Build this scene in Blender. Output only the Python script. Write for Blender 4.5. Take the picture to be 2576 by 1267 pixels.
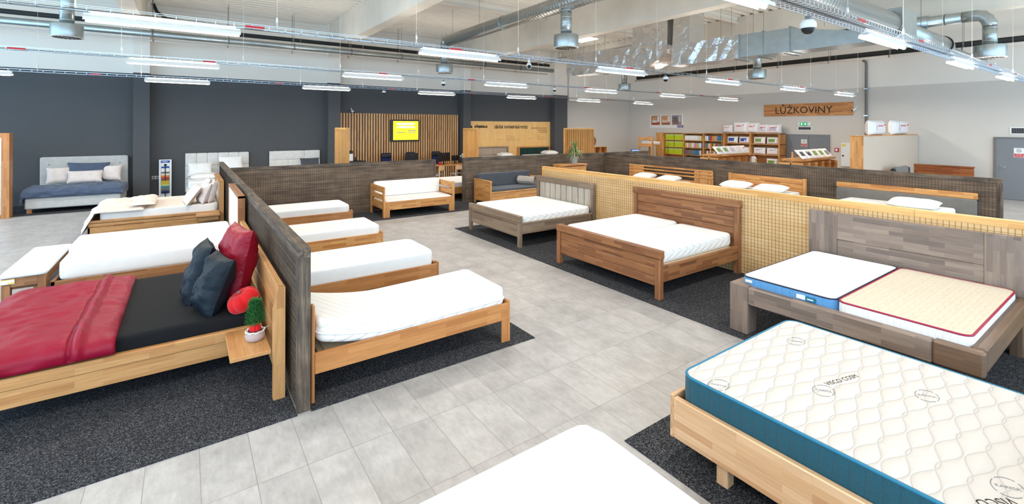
import bpy, math, random
from mathutils import Vector, Matrix, noise
PI = math.pi
SC = bpy.context.scene
COL = SC.collection
for o in list(bpy.data.objects):
    bpy.data.objects.remove(o)

# ------------------------------------------------------------------ camera
CAM_H, FPX, YAW, VH, ROLL = 2.45, 1167.9, -0.6122, 316.56, 0.0032
cam_data = bpy.data.cameras.new('camera')
cam_data.sensor_fit = 'HORIZONTAL'
cam_data.sensor_width = 36.0
cam_data.lens = FPX / 2576 * 36.0
cam_data.shift_y = -(633.5 - VH) / 2576
cam_data.clip_start = 0.05
cam_data.clip_end = 200
cam = bpy.data.objects.new('camera', cam_data)
COL.objects.link(cam)
cam.matrix_world = (Matrix.Translation((0, 0, CAM_H)) @ Matrix.Rotation(YAW, 4, 'Z')
                    @ Matrix.Rotation(PI / 2, 4, 'X') @ Matrix.Rotation(ROLL, 4, 'Z'))
SC.camera = cam

# ------------------------------------------------------------------ light and exposure
SC.view_settings.view_transform = 'Standard'
SC.view_settings.look = 'None'
SC.view_settings.gamma = 1
SC.view_settings.use_curve_mapping = False
SC.view_settings.exposure = -0.12
LAMP_WATT = 26.0
UPFILL_WATT = 21.0
LAMP_COL = (1.0, 0.93, 0.85)
world = bpy.data.worlds.new('daylight')
SC.world = world
world.use_nodes = True
bg = world.node_tree.nodes['Background']
bg.inputs['Color'].default_value = (0.46, 0.73, 1.0, 1)
bg.inputs['Strength'].default_value = 4.0

# pixel measuring: where a sight line of the photograph meets a floor / wall plane of the hall
_F = (math.sin(-YAW), math.cos(YAW)); _R = (math.cos(YAW), math.sin(YAW))
def _ray(u, v):
    c, s = math.cos(ROLL), math.sin(ROLL)
    du, dv = u - 1288, v - VH
    a, b = (c * du + s * dv) / FPX, (-s * du + c * dv) / FPX
    return (_F[0] + _R[0] * a, _F[1] + _R[1] * a, -b)
def atz(u, v, z=0.0):
    r = _ray(u, v); t = (z - CAM_H) / r[2]; return Vector((r[0] * t, r[1] * t, z))
def atx(u, v, x):
    r = _ray(u, v); t = x / r[0]; return Vector((x, r[1] * t, CAM_H + r[2] * t))
def aty(u, v, y):
    r = _ray(u, v); t = y / r[1]; return Vector((r[0] * t, y, CAM_H + r[2] * t))

# ------------------------------------------------------------------ materials
def lin(c):
    return tuple(((v / 255) / 12.92 if v <= 10 else (((v / 255) + 0.055) / 1.055) ** 2.4) for v in c) + (1,)
class NT:
    def __init__(s, name):
        s.m = bpy.data.materials.new(name); s.m.use_nodes = True
        s.t = s.m.node_tree; s.b = s.t.nodes['Principled BSDF']
    def n(s, typ, **kw):
        nd = s.t.nodes.new(typ)
        for k, v in kw.items():
            if k in nd.inputs.keys(): nd.inputs[k].default_value = v
            else: setattr(nd, k, v)
        return nd
    def l(s, a, b): s.t.links.new(a, b)
    def val(s, x, nd, i):
        if isinstance(x, (int, float)): nd.inputs[i].default_value = x
        else: s.l(x, nd.inputs[i])
    def math(s, op, a, b=0.0, c=0.0):
        nd = s.n('ShaderNodeMath', operation=op)
        s.val(a, nd, 0); s.val(b, nd, 1)
        if op in ('MULTIPLY_ADD',): s.val(c, nd, 2)
        return nd.outputs[0]
    def ramp(s, fac, stops):
        nd = s.n('ShaderNodeValToRGB'); cr = nd.color_ramp
        while len(cr.elements) < len(stops): cr.elements.new(0.5)
        for e, (p, c) in zip(cr.elements, stops): e.position = p; e.color = c
        s.l(fac, nd.inputs[0]); return nd.outputs[0]
    def mix(s, fac, a, b, mode='MIX'):
        nd = s.n('ShaderNodeMix', data_type='RGBA', blend_type=mode)
        s.val(fac, nd, 0)
        for x, i in ((a, 6), (b, 7)):
            if isinstance(x, tuple): nd.inputs[i].default_value = x
            else: s.l(x, nd.inputs[i])
        return nd.outputs[2]
    def obj(s):
        return s.n('ShaderNodeTexCoord').outputs['Object']
    def xyz(s, v):
        nd = s.n('ShaderNodeSeparateXYZ'); s.l(v, nd.inputs[0]); return nd.outputs
    def vec(s, x, y, z=0.0):
        nd = s.n('ShaderNodeCombineXYZ')
        for i, q in enumerate((x, y, z)): s.val(q, nd, i)
        return nd.outputs[0]
    def noise(s, v, scale, detail=3, rough=0.55):
        nd = s.n('ShaderNodeTexNoise'); nd.inputs['Scale'].default_value = scale
        nd.inputs['Detail'].default_value = detail; nd.inputs['Roughness'].default_value = rough
        s.l(v, nd.inputs['Vector']); return nd.outputs['Fac']
    def bump(s, h, strength, dist=0.01):
        nd = s.n('ShaderNodeBump'); nd.inputs['Strength'].default_value = strength
        nd.inputs['Distance'].default_value = dist
        s.l(h, nd.inputs['Height']); s.l(nd.outputs[0], s.b.inputs['Normal'])
    def fin(s, col=None, rough=0.5, metal=0.0, spec=None, sheen=None):
        if col is not None:
            if isinstance(col, tuple): s.b.inputs['Base Color'].default_value = col
            else: s.l(col, s.b.inputs['Base Color'])
        if isinstance(rough, (int, float)): s.b.inputs['Roughness'].default_value = rough
        else: s.l(rough, s.b.inputs['Roughness'])
        s.b.inputs['Metallic'].default_value = metal
        if spec is not None: s.b.inputs['Specular IOR Level'].default_value = spec
        if sheen is not None: s.b.inputs['Sheen Weight'].default_value = sheen
        return s.m

def plain(name, rgb, rough=0.5, metal=0.0, var=0.0, scale=8, spec=None, bump=0.0, bscale=60):
    t = NT(name); c = lin(rgb)
    if var or bump: v = t.obj()
    if var:
        f = t.noise(v, scale, 4)
        d = tuple(x * (1 - var) for x in c[:3]) + (1,); e = tuple(min(1, x * (1 + var)) for x in c[:3]) + (1,)
        c = t.ramp(f, [(0.3, d), (0.7, e)])
    if bump: t.bump(t.noise(v, bscale, 3), bump, 0.004)
    return t.fin(c, rough, metal, spec)

def wood(name, tones, axis='X', stave=0.045, length=0.42, rough=0.45, grain=0.12, seam=0.25):
    """glued-stave timber: finger-jointed blocks of varying tone with fine grain along axis"""
    t = NT(name); x, y, z = t.xyz(t.obj())[:3]
    if axis == 'X': a, b = x, t.math('ADD', y, z)
    elif axis == 'Y': a, b = y, t.math('ADD', x, z)
    else: a, b = z, t.math('ADD', x, y)
    v = t.vec(a, b)
    br = t.n('ShaderNodeTexBrick', offset=0.37, offset_frequency=2, squash=1.0)
    br.inputs['Scale'].default_value = 1.0
    br.inputs['Color1'].default_value = (0, 0, 0, 1); br.inputs['Color2'].default_value = (1, 1, 1, 1)
    br.inputs['Mortar'].default_value = (0.3, 0.3, 0.3, 1)
    br.inputs['Mortar Size'].default_value = 0.0006; br.inputs['Mortar Smooth'].default_value = 0.3
    br.inputs['Bias'].default_value = 0.0
    br.inputs['Brick Width'].default_value = length; br.inputs['Row Height'].default_value = stave
    t.l(v, br.inputs['Vector'])
    n = len(tones)
    st = [(i / (n - 1) if n > 1 else 0, lin(c)) for i, c in enumerate(tones)]
    base = t.ramp(br.outputs['Color'], st)
    gv = t.vec(t.math('MULTIPLY', a, 2.2), t.math('MULTIPLY', b, 38.0), t.math('MULTIPLY', br.outputs['Color'], 7.0))
    g = t.noise(gv, 1.6, 5, 0.6)
    gr = t.ramp(g, [(0.25, (1 - grain * 2.2,) * 3 + (1,)), (0.6, (1, 1, 1, 1)), (0.85, (1 + grain,) * 3 + (1,))])
    col = t.mix(1.0, base, gr, 'MULTIPLY')
    col = t.mix(t.math('MULTIPLY', br.outputs['Fac'], seam), col, (0.02, 0.012, 0.008, 1))
    t.bump(g, 0.12, 0.003)
    return t.fin(col, rough)
def wood3(name, tones, **k):
    return {a: wood(name + '_' + a.lower(), tones, axis=a, **k) for a in 'XYZ'}

def plank(name, c1, c2, c3, axis='X', sc=1.0, rough=0.7):
    """weathered board: long streaks and blotches"""
    t = NT(name); x, y, z = t.xyz(t.obj())[:3]
    a, b, c = {'X': (x, y, z), 'Y': (y, x, z), 'Z': (z, x, y)}[axis]
    v = t.vec(t.math('MULTIPLY', a, 1.3 * sc), t.math('MULTIPLY', b, 22 * sc), t.math('MULTIPLY', c, 22 * sc))
    s1 = t.noise(v, 1.5, 6, 0.65)
    s2 = t.noise(t.vec(t.math('MULTIPLY', a, 1.0), b, c), 3.0, 3)
    f = t.math('ADD', t.math('MULTIPLY', s1, 0.65), t.math('MULTIPLY', s2, 0.35))
    col = t.ramp(f, [(0.36, lin(c1)), (0.5, lin(c2)), (0.64, lin(c3))])
    t.bump(s1, 0.3, 0.004)
    return t.fin(col, rough)

M = {}
OAK = wood3('oak', [(178, 114, 60), (190, 128, 72), (199, 137, 80), (184, 121, 66)], stave=0.06, length=0.5)
HOAK = wood3('pale_oak', [(192, 134, 80), (204, 149, 92), (212, 158, 101), (198, 141, 85)], stave=0.06, length=0.5)
BEECH = wood3('beech', [(202, 152, 108), (222, 178, 134), (232, 192, 150), (210, 162, 116)], stave=0.05, length=0.45, grain=0.08)
ALDER = wood3('alder', [(190, 122, 62), (212, 150, 86), (222, 165, 100), (200, 134, 72)], stave=0.05, length=0.4)
WALNUT = wood3('walnut', [(122, 76, 46), (148, 96, 58), (166, 112, 70), (134, 84, 52)], stave=0.045, length=0.42)
UMBER = wood3('umber', [(96, 74, 58), (110, 86, 68), (124, 98, 78)], stave=0.06, length=0.6)
GREYW = wood3('greyed_oak', [(118, 102, 92), (142, 122, 108), (160, 140, 124), (134, 114, 100), (150, 130, 118)], stave=0.055, length=0.4)
LIMED = wood3('limed_spruce', [(126, 106, 88), (144, 122, 101), (160, 138, 115)], stave=0.07, length=0.9, grain=0.16)
PALE = wood3('limed_slat', [(182, 170, 154), (198, 186, 170)], stave=0.12, length=1.2, grain=0.14)
PINE = wood3('pine', [(226, 160, 86), (240, 182, 108), (248, 196, 124)], stave=0.05, length=1.4, grain=0.12)
REDW = wood3('red_oak', [(142, 72, 28), (164, 88, 38), (182, 104, 50)], stave=0.06, length=0.5)
M['darkplank'] = {a: plank('dark_plank_' + a.lower(), (40, 34, 30), (84, 71, 59), (128, 110, 90), a) for a in 'XYZ'}
M['brownboard'] = plank('brown_board', (78, 63, 50), (106, 88, 71), (130, 110, 90), 'X', 0.6)
M['plywood'] = plank('plywood', (220, 172, 112), (230, 186, 128), (237, 197, 144), 'X', 0.5, 0.6)
M['plyboard'] = plank('birch_board', (240, 186, 112), (246, 196, 124), (250, 204, 134), 'Z', 0.3, 0.5)
M['wire'] = plain('galvanised_wire_dark', (136, 108, 74), 0.5, 0.5)
M['wire_b'] = plain('black_wire', (72, 60, 50), 0.5, 0.5)

def fabric(name, rgb, rough=0.85, bump=0.15, scale=260, sheen=0.2, var=0.06, crease=0.0):
    t = NT(name); v = t.obj(); c = lin(rgb)
    f = t.noise(v, 9, 3)
    col = t.ramp(f, [(0.3, tuple(x * (1 - var) for x in c[:3]) + (1,)), (0.7, tuple(min(1, x * (1 + var)) for x in c[:3]) + (1,))])
    if crease:
        x, y, z = t.xyz(v)[:3]
        w = t.noise(t.vec(t.math('MULTIPLY', x, .8), y, z), 5, 4)
        c1 = t.math('ABSOLUTE', t.math('SUBTRACT', t.noise(t.vec(t.math('MULTIPLY_ADD', w, .8, x), t.math('MULTIPLY', y, .4), z), 5.5, 2, .5), .5))
        t.bump(t.math('POWER', c1, .7), crease, 0.03)
    else: t.bump(t.noise(v, scale, 2), bump, 0.002)
    return t.fin(col, rough, 0, 0.3, sheen)
M['white'] = fabric('white_cover', (240, 238, 234), var=0.02)
M['white2'] = fabric('white_ticking', (232, 230, 226), var=0.03, bump=0.3, scale=120)
def quilt(name, rgb, px, py, amp, strength, dist=0.012, pw=0.45):
    """quilted cover: two families of waving seams"""
    t = NT(name); x, y, z = t.xyz(t.obj())[:3]; c = lin(rgb)
    w = t.math('MULTIPLY', t.math('SINE', t.math('MULTIPLY', x, 2 * PI / px)), amp)
    s1 = t.math('ABSOLUTE', t.math('SINE', t.math('ADD', t.math('MULTIPLY', y, PI / py), w)))
    s2 = t.math('ABSOLUTE', t.math('SINE', t.math('SUBTRACT', t.math('MULTIPLY', y, PI / py), t.math('ADD', w, 1.2))))
    h = t.math('POWER', t.math('MINIMUM', s1, s2), pw)
    t.bump(h, strength, dist)
    return t.fin(c, 0.85, 0, 0.3, 0.2)
def quilt_side(name, rgb, strength=0.8):
    t = NT(name); x, y, z = t.xyz(t.obj())[:3]; c = lin(rgb)
    u = t.math('ADD', x, y)
    tri = t.math('ABSOLUTE', t.math('SINE', t.math('ADD', t.math('MULTIPLY', u, PI / 0.17), t.math('MULTIPLY', t.math('SINE', t.math('MULTIPLY', z, 34)), 1.1))))
    h = t.math('POWER', tri, 0.4)
    t.bump(h, strength, 0.012)
    return t.fin(c, 0.85, 0, 0.3, 0.2)
M['quilt'] = quilt_side('white_quilted_cover', (238, 236, 231))
M['vquilt'] = quilt('cream_braid_quilting', (199, 193, 187), 0.42, 0.125, 0.8, 0.85, 0.016, 0.6)
M['creamq'] = quilt('cream_quilting', (206, 192, 168), 0.2, 0.09, 0.35, 0.6, 0.008, 0.7)
def ribbed(name, rgb, pitch=0.06, strength=0.9, var=.2):
    t = NT(name); x, y, z = t.xyz(t.obj())[:3]
    u = t.math('ADD', x, y)
    h = t.math('POWER', t.math('ABSOLUTE', t.math('SINE', t.math('MULTIPLY', u, PI / pitch))), 0.35)
    t.bump(h, strength, 0.008)
    f = t.noise(t.obj(), 150, 2)
    c = lin(rgb)
    col = t.ramp(f, [(0.3, tuple(q * (1 - var) for q in c[:3]) + (1,)), (0.7, tuple(min(1, q * (1 + var)) for q in c[:3]) + (1,))])
    return t.fin(col, 0.85, 0, 0.3, 0.2)
M['teal'] = ribbed('teal_velour', (28, 78, 92), 0.075)
M['tealpipe'] = plain('teal_piping', (20, 110, 140), 0.5)
M['blue'] = ribbed('blue_mesh_border', (92, 150, 200), 0.08)
M['navy'] = plain('navy_piping', (34, 42, 66), 0.6)
M['whiteside'] = ribbed('white_ribbed_border', (236, 234, 232), 0.05, 0.5, .02)
M['wine'] = plain('wine_piping', (160, 24, 66), 0.5)
M['greyfab'] = fabric('light_grey_upholstery', (196, 194, 190))
M['greyfab2'] = fabric('mid_grey_upholstery', (118, 114, 108))
M['charcoal'] = fabric('charcoal_upholstery', (72, 76, 82))
M['creamleather'] = fabric('cream_upholstery', (222, 218, 212), 0.6)
M['black'] = fabric('black_sheet', (15, 16, 19), var=0.1, sheen=0.0)
M['red'] = fabric('crimson_satin', (142, 8, 42), 0.5, 0.1, sheen=0.0, crease=.2)
M['darkred'] = fabric('wine_satin', (142, 6, 34), 0.42, 0.1, sheen=0.0, crease=.42)
M['petrol'] = fabric('dark_petrol_satin', (8, 24, 35), 0.55, 0.1, sheen=0.0, crease=.42)
M['duskblue'] = fabric('dusk_blue_cotton', (80, 92, 114), 0.8, crease=.4)
M['pinkwhite'] = fabric('blush_cotton', (232, 218, 212), 0.85)
M['beige'] = fabric('beige_cotton', (236, 220, 204), 0.85, crease=.4)
M['greyplush'] = fabric('grey_plush', (170, 158, 148), 0.95, 0.8, 60)
M['bright'] = fabric('bright_red_plush', (214, 20, 26), 0.8)
M['green_v'] = fabric('bottle_green_velvet', (10, 50, 44), 0.7)
M['taupe'] = fabric('taupe_panel_fabric', (176, 158, 140), 0.8)
M['metal'] = plain('galvanised_steel', (176, 184, 184), 0.32, 0.85, 0.08, 5)
def spiral():
    t = NT('spiral_steel'); x, y, z = t.xyz(t.obj())[:3]
    h = t.math('POWER', t.math('ABSOLUTE', t.math('SINE', t.math('MULTIPLY', x, PI / 0.11))), 8.0)
    t.bump(h, 0.6, 0.006)
    return t.fin(lin((182, 186, 184)), 0.3, 0.85)
M['spiral'] = spiral()
def foil():
    t = NT('crumpled_foil'); v = t.obj()
    vo = t.n('ShaderNodeTexVoronoi', feature='DISTANCE_TO_EDGE'); vo.inputs['Scale'].default_value = 1.8
    nn = t.n('ShaderNodeTexNoise'); nn.inputs['Scale'].default_value = 2.2; nn.inputs['Detail'].default_value = 5
    t.l(v, nn.inputs['Vector'])
    wv = t.n('ShaderNodeVectorMath', operation='MULTIPLY_ADD'); t.l(nn.outputs['Color'], wv.inputs[0])
    wv.inputs[1].default_value = (0.5, 0.5, 0.5); t.l(v, wv.inputs[2]); t.l(wv.outputs[0], vo.inputs['Vector'])
    h = t.math('ADD', t.math('MULTIPLY', vo.outputs['Distance'], 1.5), nn.outputs['Fac'])
    t.bump(h, 0.6, 0.06)
    return t.fin(lin((226, 226, 226)), 0.26, 0.9)
M['foil'] = foil()
M['concrete'] = plain('smooth_concrete', (226, 219, 206), 0.8, 0, 0.07, 1.2)
M['deck'] = plain('painted_steel_deck', (236, 230, 218), 0.6)
M['wall_hi'] = plain('cream_wall_paint', (246, 239, 228), 0.8, 0, 0.02, 0.6)
M['wall_dk'] = plain('anthracite_wall_paint', (78, 79, 81), 0.75, 0, 0.04, 0.8)
M['wall_gr'] = plain('light_grey_wall_paint', (218, 210, 200), 0.8, 0, 0.02, 0.6)
M['whitep'] = plain('white_plastic', (238, 238, 236), 0.4)
M['blackp'] = plain('black_plastic', (22, 22, 24), 0.4)
M['blackm'] = plain('black_metal', (26, 26, 28), 0.35, 0.3)
M['greym'] = plain('grey_painted_metal', (120, 118, 114), 0.5)
M['darkpipe'] = plain('dark_insulated_pipe', (34, 36, 34), 0.6)
M['whitepipe'] = plain('white_pipe', (214, 204, 194), 0.4)
M['lampwhite'] = plain('lamp_reflector_white', (236, 232, 226), 0.35)
M['redp'] = plain('red_plastic', (205, 30, 34), 0.4)
M['door'] = plain('blue_grey_door_paint', (128, 130, 134), 0.5, 0, 0.03, 1)
M['chrome'] = plain('brushed_chrome', (200, 202, 206), 0.2, 1.0)
M['mdf'] = plain('beige_board', (206, 188, 170), 0.6)
M['ink'] = plain('dark_ink', (36, 26, 20), 0.7)
M['ink_f'] = plain('faded_ink', (176, 130, 80), 0.7); M['ink_m'] = plain('brown_ink', (120, 84, 50), 0.7)
M['ink_g'] = plain('grey_print', (128, 130, 134), 0.8)
M['leaf'] = plain('leaf_green', (58, 92, 40), 0.55, 0, 0.2, 12)
M['leaf_y'] = plain('pale_leaf_stripe', (170, 180, 120), 0.55)
M['conifer'] = plain('conifer_green', (46, 112, 52), 0.7, 0, 0.25, 40)
M['potgrey'] = plain('matt_grey_pot', (150, 146, 142), 0.6)
M['yellow'] = plain('yellow_print', (236, 206, 20), 0.5)
M['bluelabel'] = plain('blue_print', (36, 74, 160), 0.5)
M['purple'] = plain('violet_print', (96, 84, 150), 0.5)
M['lime'] = plain('lime_box_board', (176, 190, 24), 0.6)
M['navyf'] = fabric('navy_seat_fabric', (24, 34, 78))
M['soil'] = plain('soil', (60, 44, 34), 0.9)
M['knit'] = fabric('marl_knit', (190, 170, 168), 0.9, 0.8, 90)
M['plasticbag'] = plain('clear_white_bag', (238, 234, 232), 0.3, 0, 0.03, 6, None, 0.6, 14)
M['mirror'] = plain('mirror_glass', (225, 230, 235), 0.03, 1.0)
for k, c in dict(c_red=(190, 60, 60), c_or=(214, 130, 60), c_te=(50, 120, 140), c_gr=(120, 118, 114), c_cr=(226, 214, 196), c_pi=(214, 150, 160), c_bl=(80, 120, 170), c_li=(190, 200, 120), c_wh=(236, 234, 230), c_mu=(200, 170, 60), c_br=(120, 90, 70), c_sl=(86, 92, 100)).items():
    M[k] = fabric('textile_' + {'c_red': 'red', 'c_or': 'orange', 'c_te': 'teal', 'c_gr': 'grey', 'c_cr': 'cream', 'c_pi': 'pink', 'c_bl': 'blue', 'c_li': 'lime', 'c_wh': 'white', 'c_mu': 'mustard', 'c_br': 'brown', 'c_sl': 'slate'}[k], c)
def emit(name, rgb, strength):
    t = NT(name); t.b.inputs['Emission Color'].default_value = lin(rgb)
    t.b.inputs['Emission Strength'].default_value = strength
    return t.fin(lin(rgb), 0.5)
M['tube'] = emit('lit_tube', (255, 246, 234), 12.0)
M['screen_y'] = emit('screen_yellow', (246, 228, 30), 0.8)
M['screen_w'] = emit('screen_white', (255, 255, 250), 1.0)
M['screen_g'] = emit('screen_grey', (150, 152, 150), 0.6)
M['screen_b'] = emit('screen_blue', (120, 160, 220), 0.8)
M['exit_g'] = emit('exit_green', (20, 150, 90), 0.9)
M['sky_pane'] = emit('rooflight_pane', (240, 246, 255), 3.0)

def floor_mat():
    t = NT('grey_stone_tile'); v = t.obj(); x, y, z = t.xyz(v)[:3]
    vv = t.vec(t.math('SUBTRACT', x, 0.777 - 32.0), t.math('SUBTRACT', y, 3.487 - 35.0))
    br = t.n('ShaderNodeTexBrick', offset=0.0, squash=1.0)
    br.inputs['Scale'].default_value = 1.0
    br.inputs['Color1'].default_value = (0, 0, 0, 1); br.inputs['Color2'].default_value = (1, 1, 1, 1)
    br.inputs['Mortar'].default_value = (0.5, 0.5, 0.5, 1)
    br.inputs['Mortar Size'].default_value = 0.0028; br.inputs['Mortar Smooth'].default_value = 0.2
    br.inputs['Brick Width'].default_value = 0.3195; br.inputs['Row Height'].default_value = 0.702
    t.l(vv, br.inputs['Vector'])
    cl = t.noise(t.vec(x, t.math('MULTIPLY', y, 1.0), t.math('MULTIPLY', br.outputs['Color'], 9.0)), 3.2, 6, 0.62)
    fine = t.noise(t.vec(t.math('MULTIPLY', x, 3.0), t.math('MULTIPLY', y, 0.9), t.math('MULTIPLY', br.outputs['Color'], 5.0)), 9, 5, 0.7)
    f = t.math('ADD', t.math('MULTIPLY', cl, 0.6), t.math('MULTIPLY', fine, 0.4))
    base = t.ramp(f, [(0.34, lin((154, 151, 149))), (0.5, lin((173, 170, 168))), (0.66, lin((190, 187, 185)))])
    tone = t.ramp(br.outputs['Color'], [(0, (0.93, 0.93, 0.93, 1)), (1, (1.03, 1.03, 1.03, 1))])
    col = t.mix(1.0, base, tone, 'MULTIPLY')
    col = t.mix(t.math('MULTIPLY', br.outputs['Fac'], 0.6), col, lin((112, 104, 98)))
    r = t.math('ADD', 0.34, t.math('MULTIPLY', f, 0.2))
    return t.fin(col, r, 0, 0.4)
M['floor'] = floor_mat()
def carpet_mat():
    t = NT('anthracite_needle_felt'); v = t.obj()
    n1 = t.noise(v, 190, 2, 0.6); n2 = t.noise(v, 80, 3, 0.7)
    f = t.math('ADD', t.math('MULTIPLY', n1, 0.55), t.math('MULTIPLY', n2, 0.45))
    col = t.ramp(f, [(0.41, lin((16, 17, 20))), (0.51, lin((42, 43, 48))), (0.61, lin((114, 115, 119)))])
    t.bump(n2, 0.5, 0.006)
    return t.fin(col, 0.95, 0, 0.2)
M['carpet'] = carpet_mat()

# ------------------------------------------------------------------ mesh building
class MB:
    def __init__(s): s.v = []; s.f = []; s.mi = []; s.sm = []
    def add(s, vs, fs, mi=0, sm=False):
        o = len(s.v); s.v += [tuple(p) for p in vs]
        s.f += [tuple(i + o for i in q) for q in fs]
        s.mi += [mi] * len(fs); s.sm += [sm] * len(fs); return s
    def box(s, x0, x1, y0, y1, z0, z1, mi=0, b=0.0):
        if x1 < x0: x0, x1 = x1, x0
        if y1 < y0: y0, y1 = y1, y0
        if z1 < z0: z0, z1 = z1, z0
        b = min(b, (x1 - x0) * .45, (y1 - y0) * .45, (z1 - z0) * .45)
        if b <= 0:
            vs = [(x, y, z) for z in (z0, z1) for y in (y0, y1) for x in (x0, x1)]
            return s.add(vs, [(0, 2, 3, 1), (4, 5, 7, 6), (0, 1, 5, 4), (2, 6, 7, 3), (0, 4, 6, 2), (1, 3, 7, 5)], mi)
        C = [(x0, x1), (y0, y1), (z0, z1)]; vs = []; idx = {}
        for i in (0, 1):
            for j in (0, 1):
                for k in (0, 1):
                    for ax in range(3):
                        p = []
                        for a, q in enumerate((i, j, k)):
                            w = C[a][q]
                            if a != ax: w += b if q == 0 else -b
                            p.append(w)
                        idx[(i, j, k, ax)] = len(vs); vs.append(tuple(p))
        F = []
        for ax in range(3):
            a1, a2 = (ax + 1) % 3, (ax + 2) % 3
            for q in (0, 1):
                loop = []
                for (m, n) in ((0, 0), (1, 0), (1, 1), (0, 1)):
                    c = [0, 0, 0]; c[ax] = q; c[a1] = m; c[a2] = n
                    loop.append(idx[(c[0], c[1], c[2], ax)])
                F.append(tuple(loop if q else loop[::-1]))
            for m in (0, 1):
                for n in (0, 1):
                    c0 = [0, 0, 0]; c0[a1] = m; c0[a2] = n; c1 = list(c0); c1[ax] = 1
                    q = [idx[(*c0, a1)], idx[(*c1, a1)], idx[(*c1, a2)], idx[(*c0, a2)]]
                    F.append(tuple(q if (m == n) else q[::-1]))
        for i in (0, 1):
            for j in (0, 1):
                for k in (0, 1):
                    q = [idx[(i, j, k, a)] for a in range(3)]
                    F.append(tuple(q if (i + j + k) % 2 else q[::-1]))
        return s.add(vs, F, mi)
    def boxes(s, L, mi=0, b=0.003):
        for q in L: s.box(*q, mi=mi, b=b)
        return s
    def tube(s, pts, r, n=10, mi=0, caps=True, sm=True, closed=False):
        pts = [Vector(p) for p in pts]; m = len(pts); vs = []; up = None
        rr = r if isinstance(r, (list, tuple)) else [r] * m
        for i, p in enumerate(pts):
            if closed: d = pts[(i + 1) % m] - pts[i - 1]
            else: d = pts[min(i + 1, m - 1)] - pts[max(i - 1, 0)]
            d.normalize()
            if up is None:
                up = Vector((0, 0, 1)) if abs(d.z) < .9 else Vector((1, 0, 0))
            a = d.cross(up)
            if a.length < 1e-4: a = d.cross(Vector((1, 0, 0)))
            a.normalize(); c = a.cross(d); c.normalize(); up = c
            for k in range(n):
                t = 2 * PI * k / n
                vs.append(p + (a * math.cos(t) + c * math.sin(t)) * rr[i])
        F = []
        for i in range(m if closed else m - 1):
            j = (i + 1) % m
            for k in range(n):
                F.append((i * n + k, j * n + k, j * n + (k + 1) % n, i * n + (k + 1) % n))
        s.add(vs, F, mi, sm)
        if caps and not closed:
            o = len(s.v) - len(vs)
            s.f.append(tuple(o + k for k in range(n))); s.mi.append(mi); s.sm.append(False)
            s.f.append(tuple(o + (m - 1) * n + k for k in range(n))[::-1]); s.mi.append(mi); s.sm.append(False)
        return s
    def lathe(s, prof, c=(0, 0, 0), n=24, mi=0, sm=True, cap=True):
        vs = []
        for r, z in prof:
            for k in range(n):
                t = 2 * PI * k / n; vs.append((c[0] + r * math.cos(t), c[1] + r * math.sin(t), c[2] + z))
        F = []
        for i in range(len(prof) - 1):
            for k in range(n):
                F.append((i * n + k, i * n + (k + 1) % n, (i + 1) * n + (k + 1) % n, (i + 1) * n + k))
        if cap:
            F.append(tuple(range(n))[::-1]); F.append(tuple((len(prof) - 1) * n + k for k in range(n)))
        return s.add(vs, F, mi, sm)
    def prism(s, pts, a0, a1, ax=0, mi=0):
        """2-D outline swept along axis ax (outline in the other two axes, cyclic order)"""
        vs = []
        for a in (a0, a1):
            for (p, q) in pts:
                c = [0, 0, 0]; c[ax] = a; c[(ax + 1) % 3] = p; c[(ax + 2) % 3] = q; vs.append(tuple(c))
        n = len(pts)
        F = [(i, (i + 1) % n, n + (i + 1) % n, n + i) for i in range(n)] + [tuple(range(n))[::-1], tuple(range(n, 2 * n))]
        return s.add(vs, F, mi)
    def grid(s, fn, nu, nv, mi=0, sm=True, flip=False):
        vs = [fn(i / nu, j / nv) for j in range(nv + 1) for i in range(nu + 1)]
        w = nu + 1
        F = [(j * w + i, j * w + i + 1, (j + 1) * w + i + 1, (j + 1) * w + i) for j in range(nv) for i in range(nu)]
        if flip: F = [q[::-1] for q in F]
        return s.add(vs, F, mi, sm)
    def xf(s, mat):
        s.v = [tuple(mat @ Vector(p)) for p in s.v]; return s
    def build(s, name, mat, parent=None, loc=(0, 0, 0), rz=0.0, auto=False):
        me = bpy.data.meshes.new(name); me.from_pydata(s.v, [], s.f)
        mats = mat if isinstance(mat, (list, tuple)) else [mat]
        for m in mats: me.materials.append(m)
        me.polygons.foreach_set('material_index', s.mi)
        me.polygons.foreach_set('use_smooth', s.sm)
        me.update()
        o = bpy.data.objects.new(name, me); COL.objects.link(o)
        o.location = loc; o.rotation_euler = (0, 0, rz)
        if parent is not None: o.parent = parent
        return o

def tag(o, label=None, cat=None, group=None, kind=None):
    if label: o['label'] = label
    if cat: o['category'] = cat
    if group: o['group'] = group
    if kind: o['kind'] = kind
    return o
def thing(name, label, cat, loc=(0, 0, 0), rz=0.0, group=None):
    o = bpy.data.objects.new(name, None); COL.objects.link(o)
    o.empty_display_size = 0.1
    o.location = loc; o.rotation_euler = (0, 0, rz)
    return tag(o, label, cat, group)
def struct(name, mb, mat, parent=None, label=None):
    o = mb.build(name, mat, parent)
    if parent is None: o['kind'] = 'structure'
    if label: o['label'] = label
    return o
def kids(o): return [c for c in bpy.data.objects if c.parent == o]
KID = {}
def copy_tree(o, parent=None):
    if o.name not in KID: KID[o.name] = kids(o)
    c = o.copy(); COL.objects.link(c)
    if parent: c.parent = parent
    KID[c.name] = [copy_tree(ch, c) for ch in KID[o.name]]
    return c
def B(*L, b=0.003): return MB().boxes(L, b=b)
def grp(*obs, m=None): pass

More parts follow.
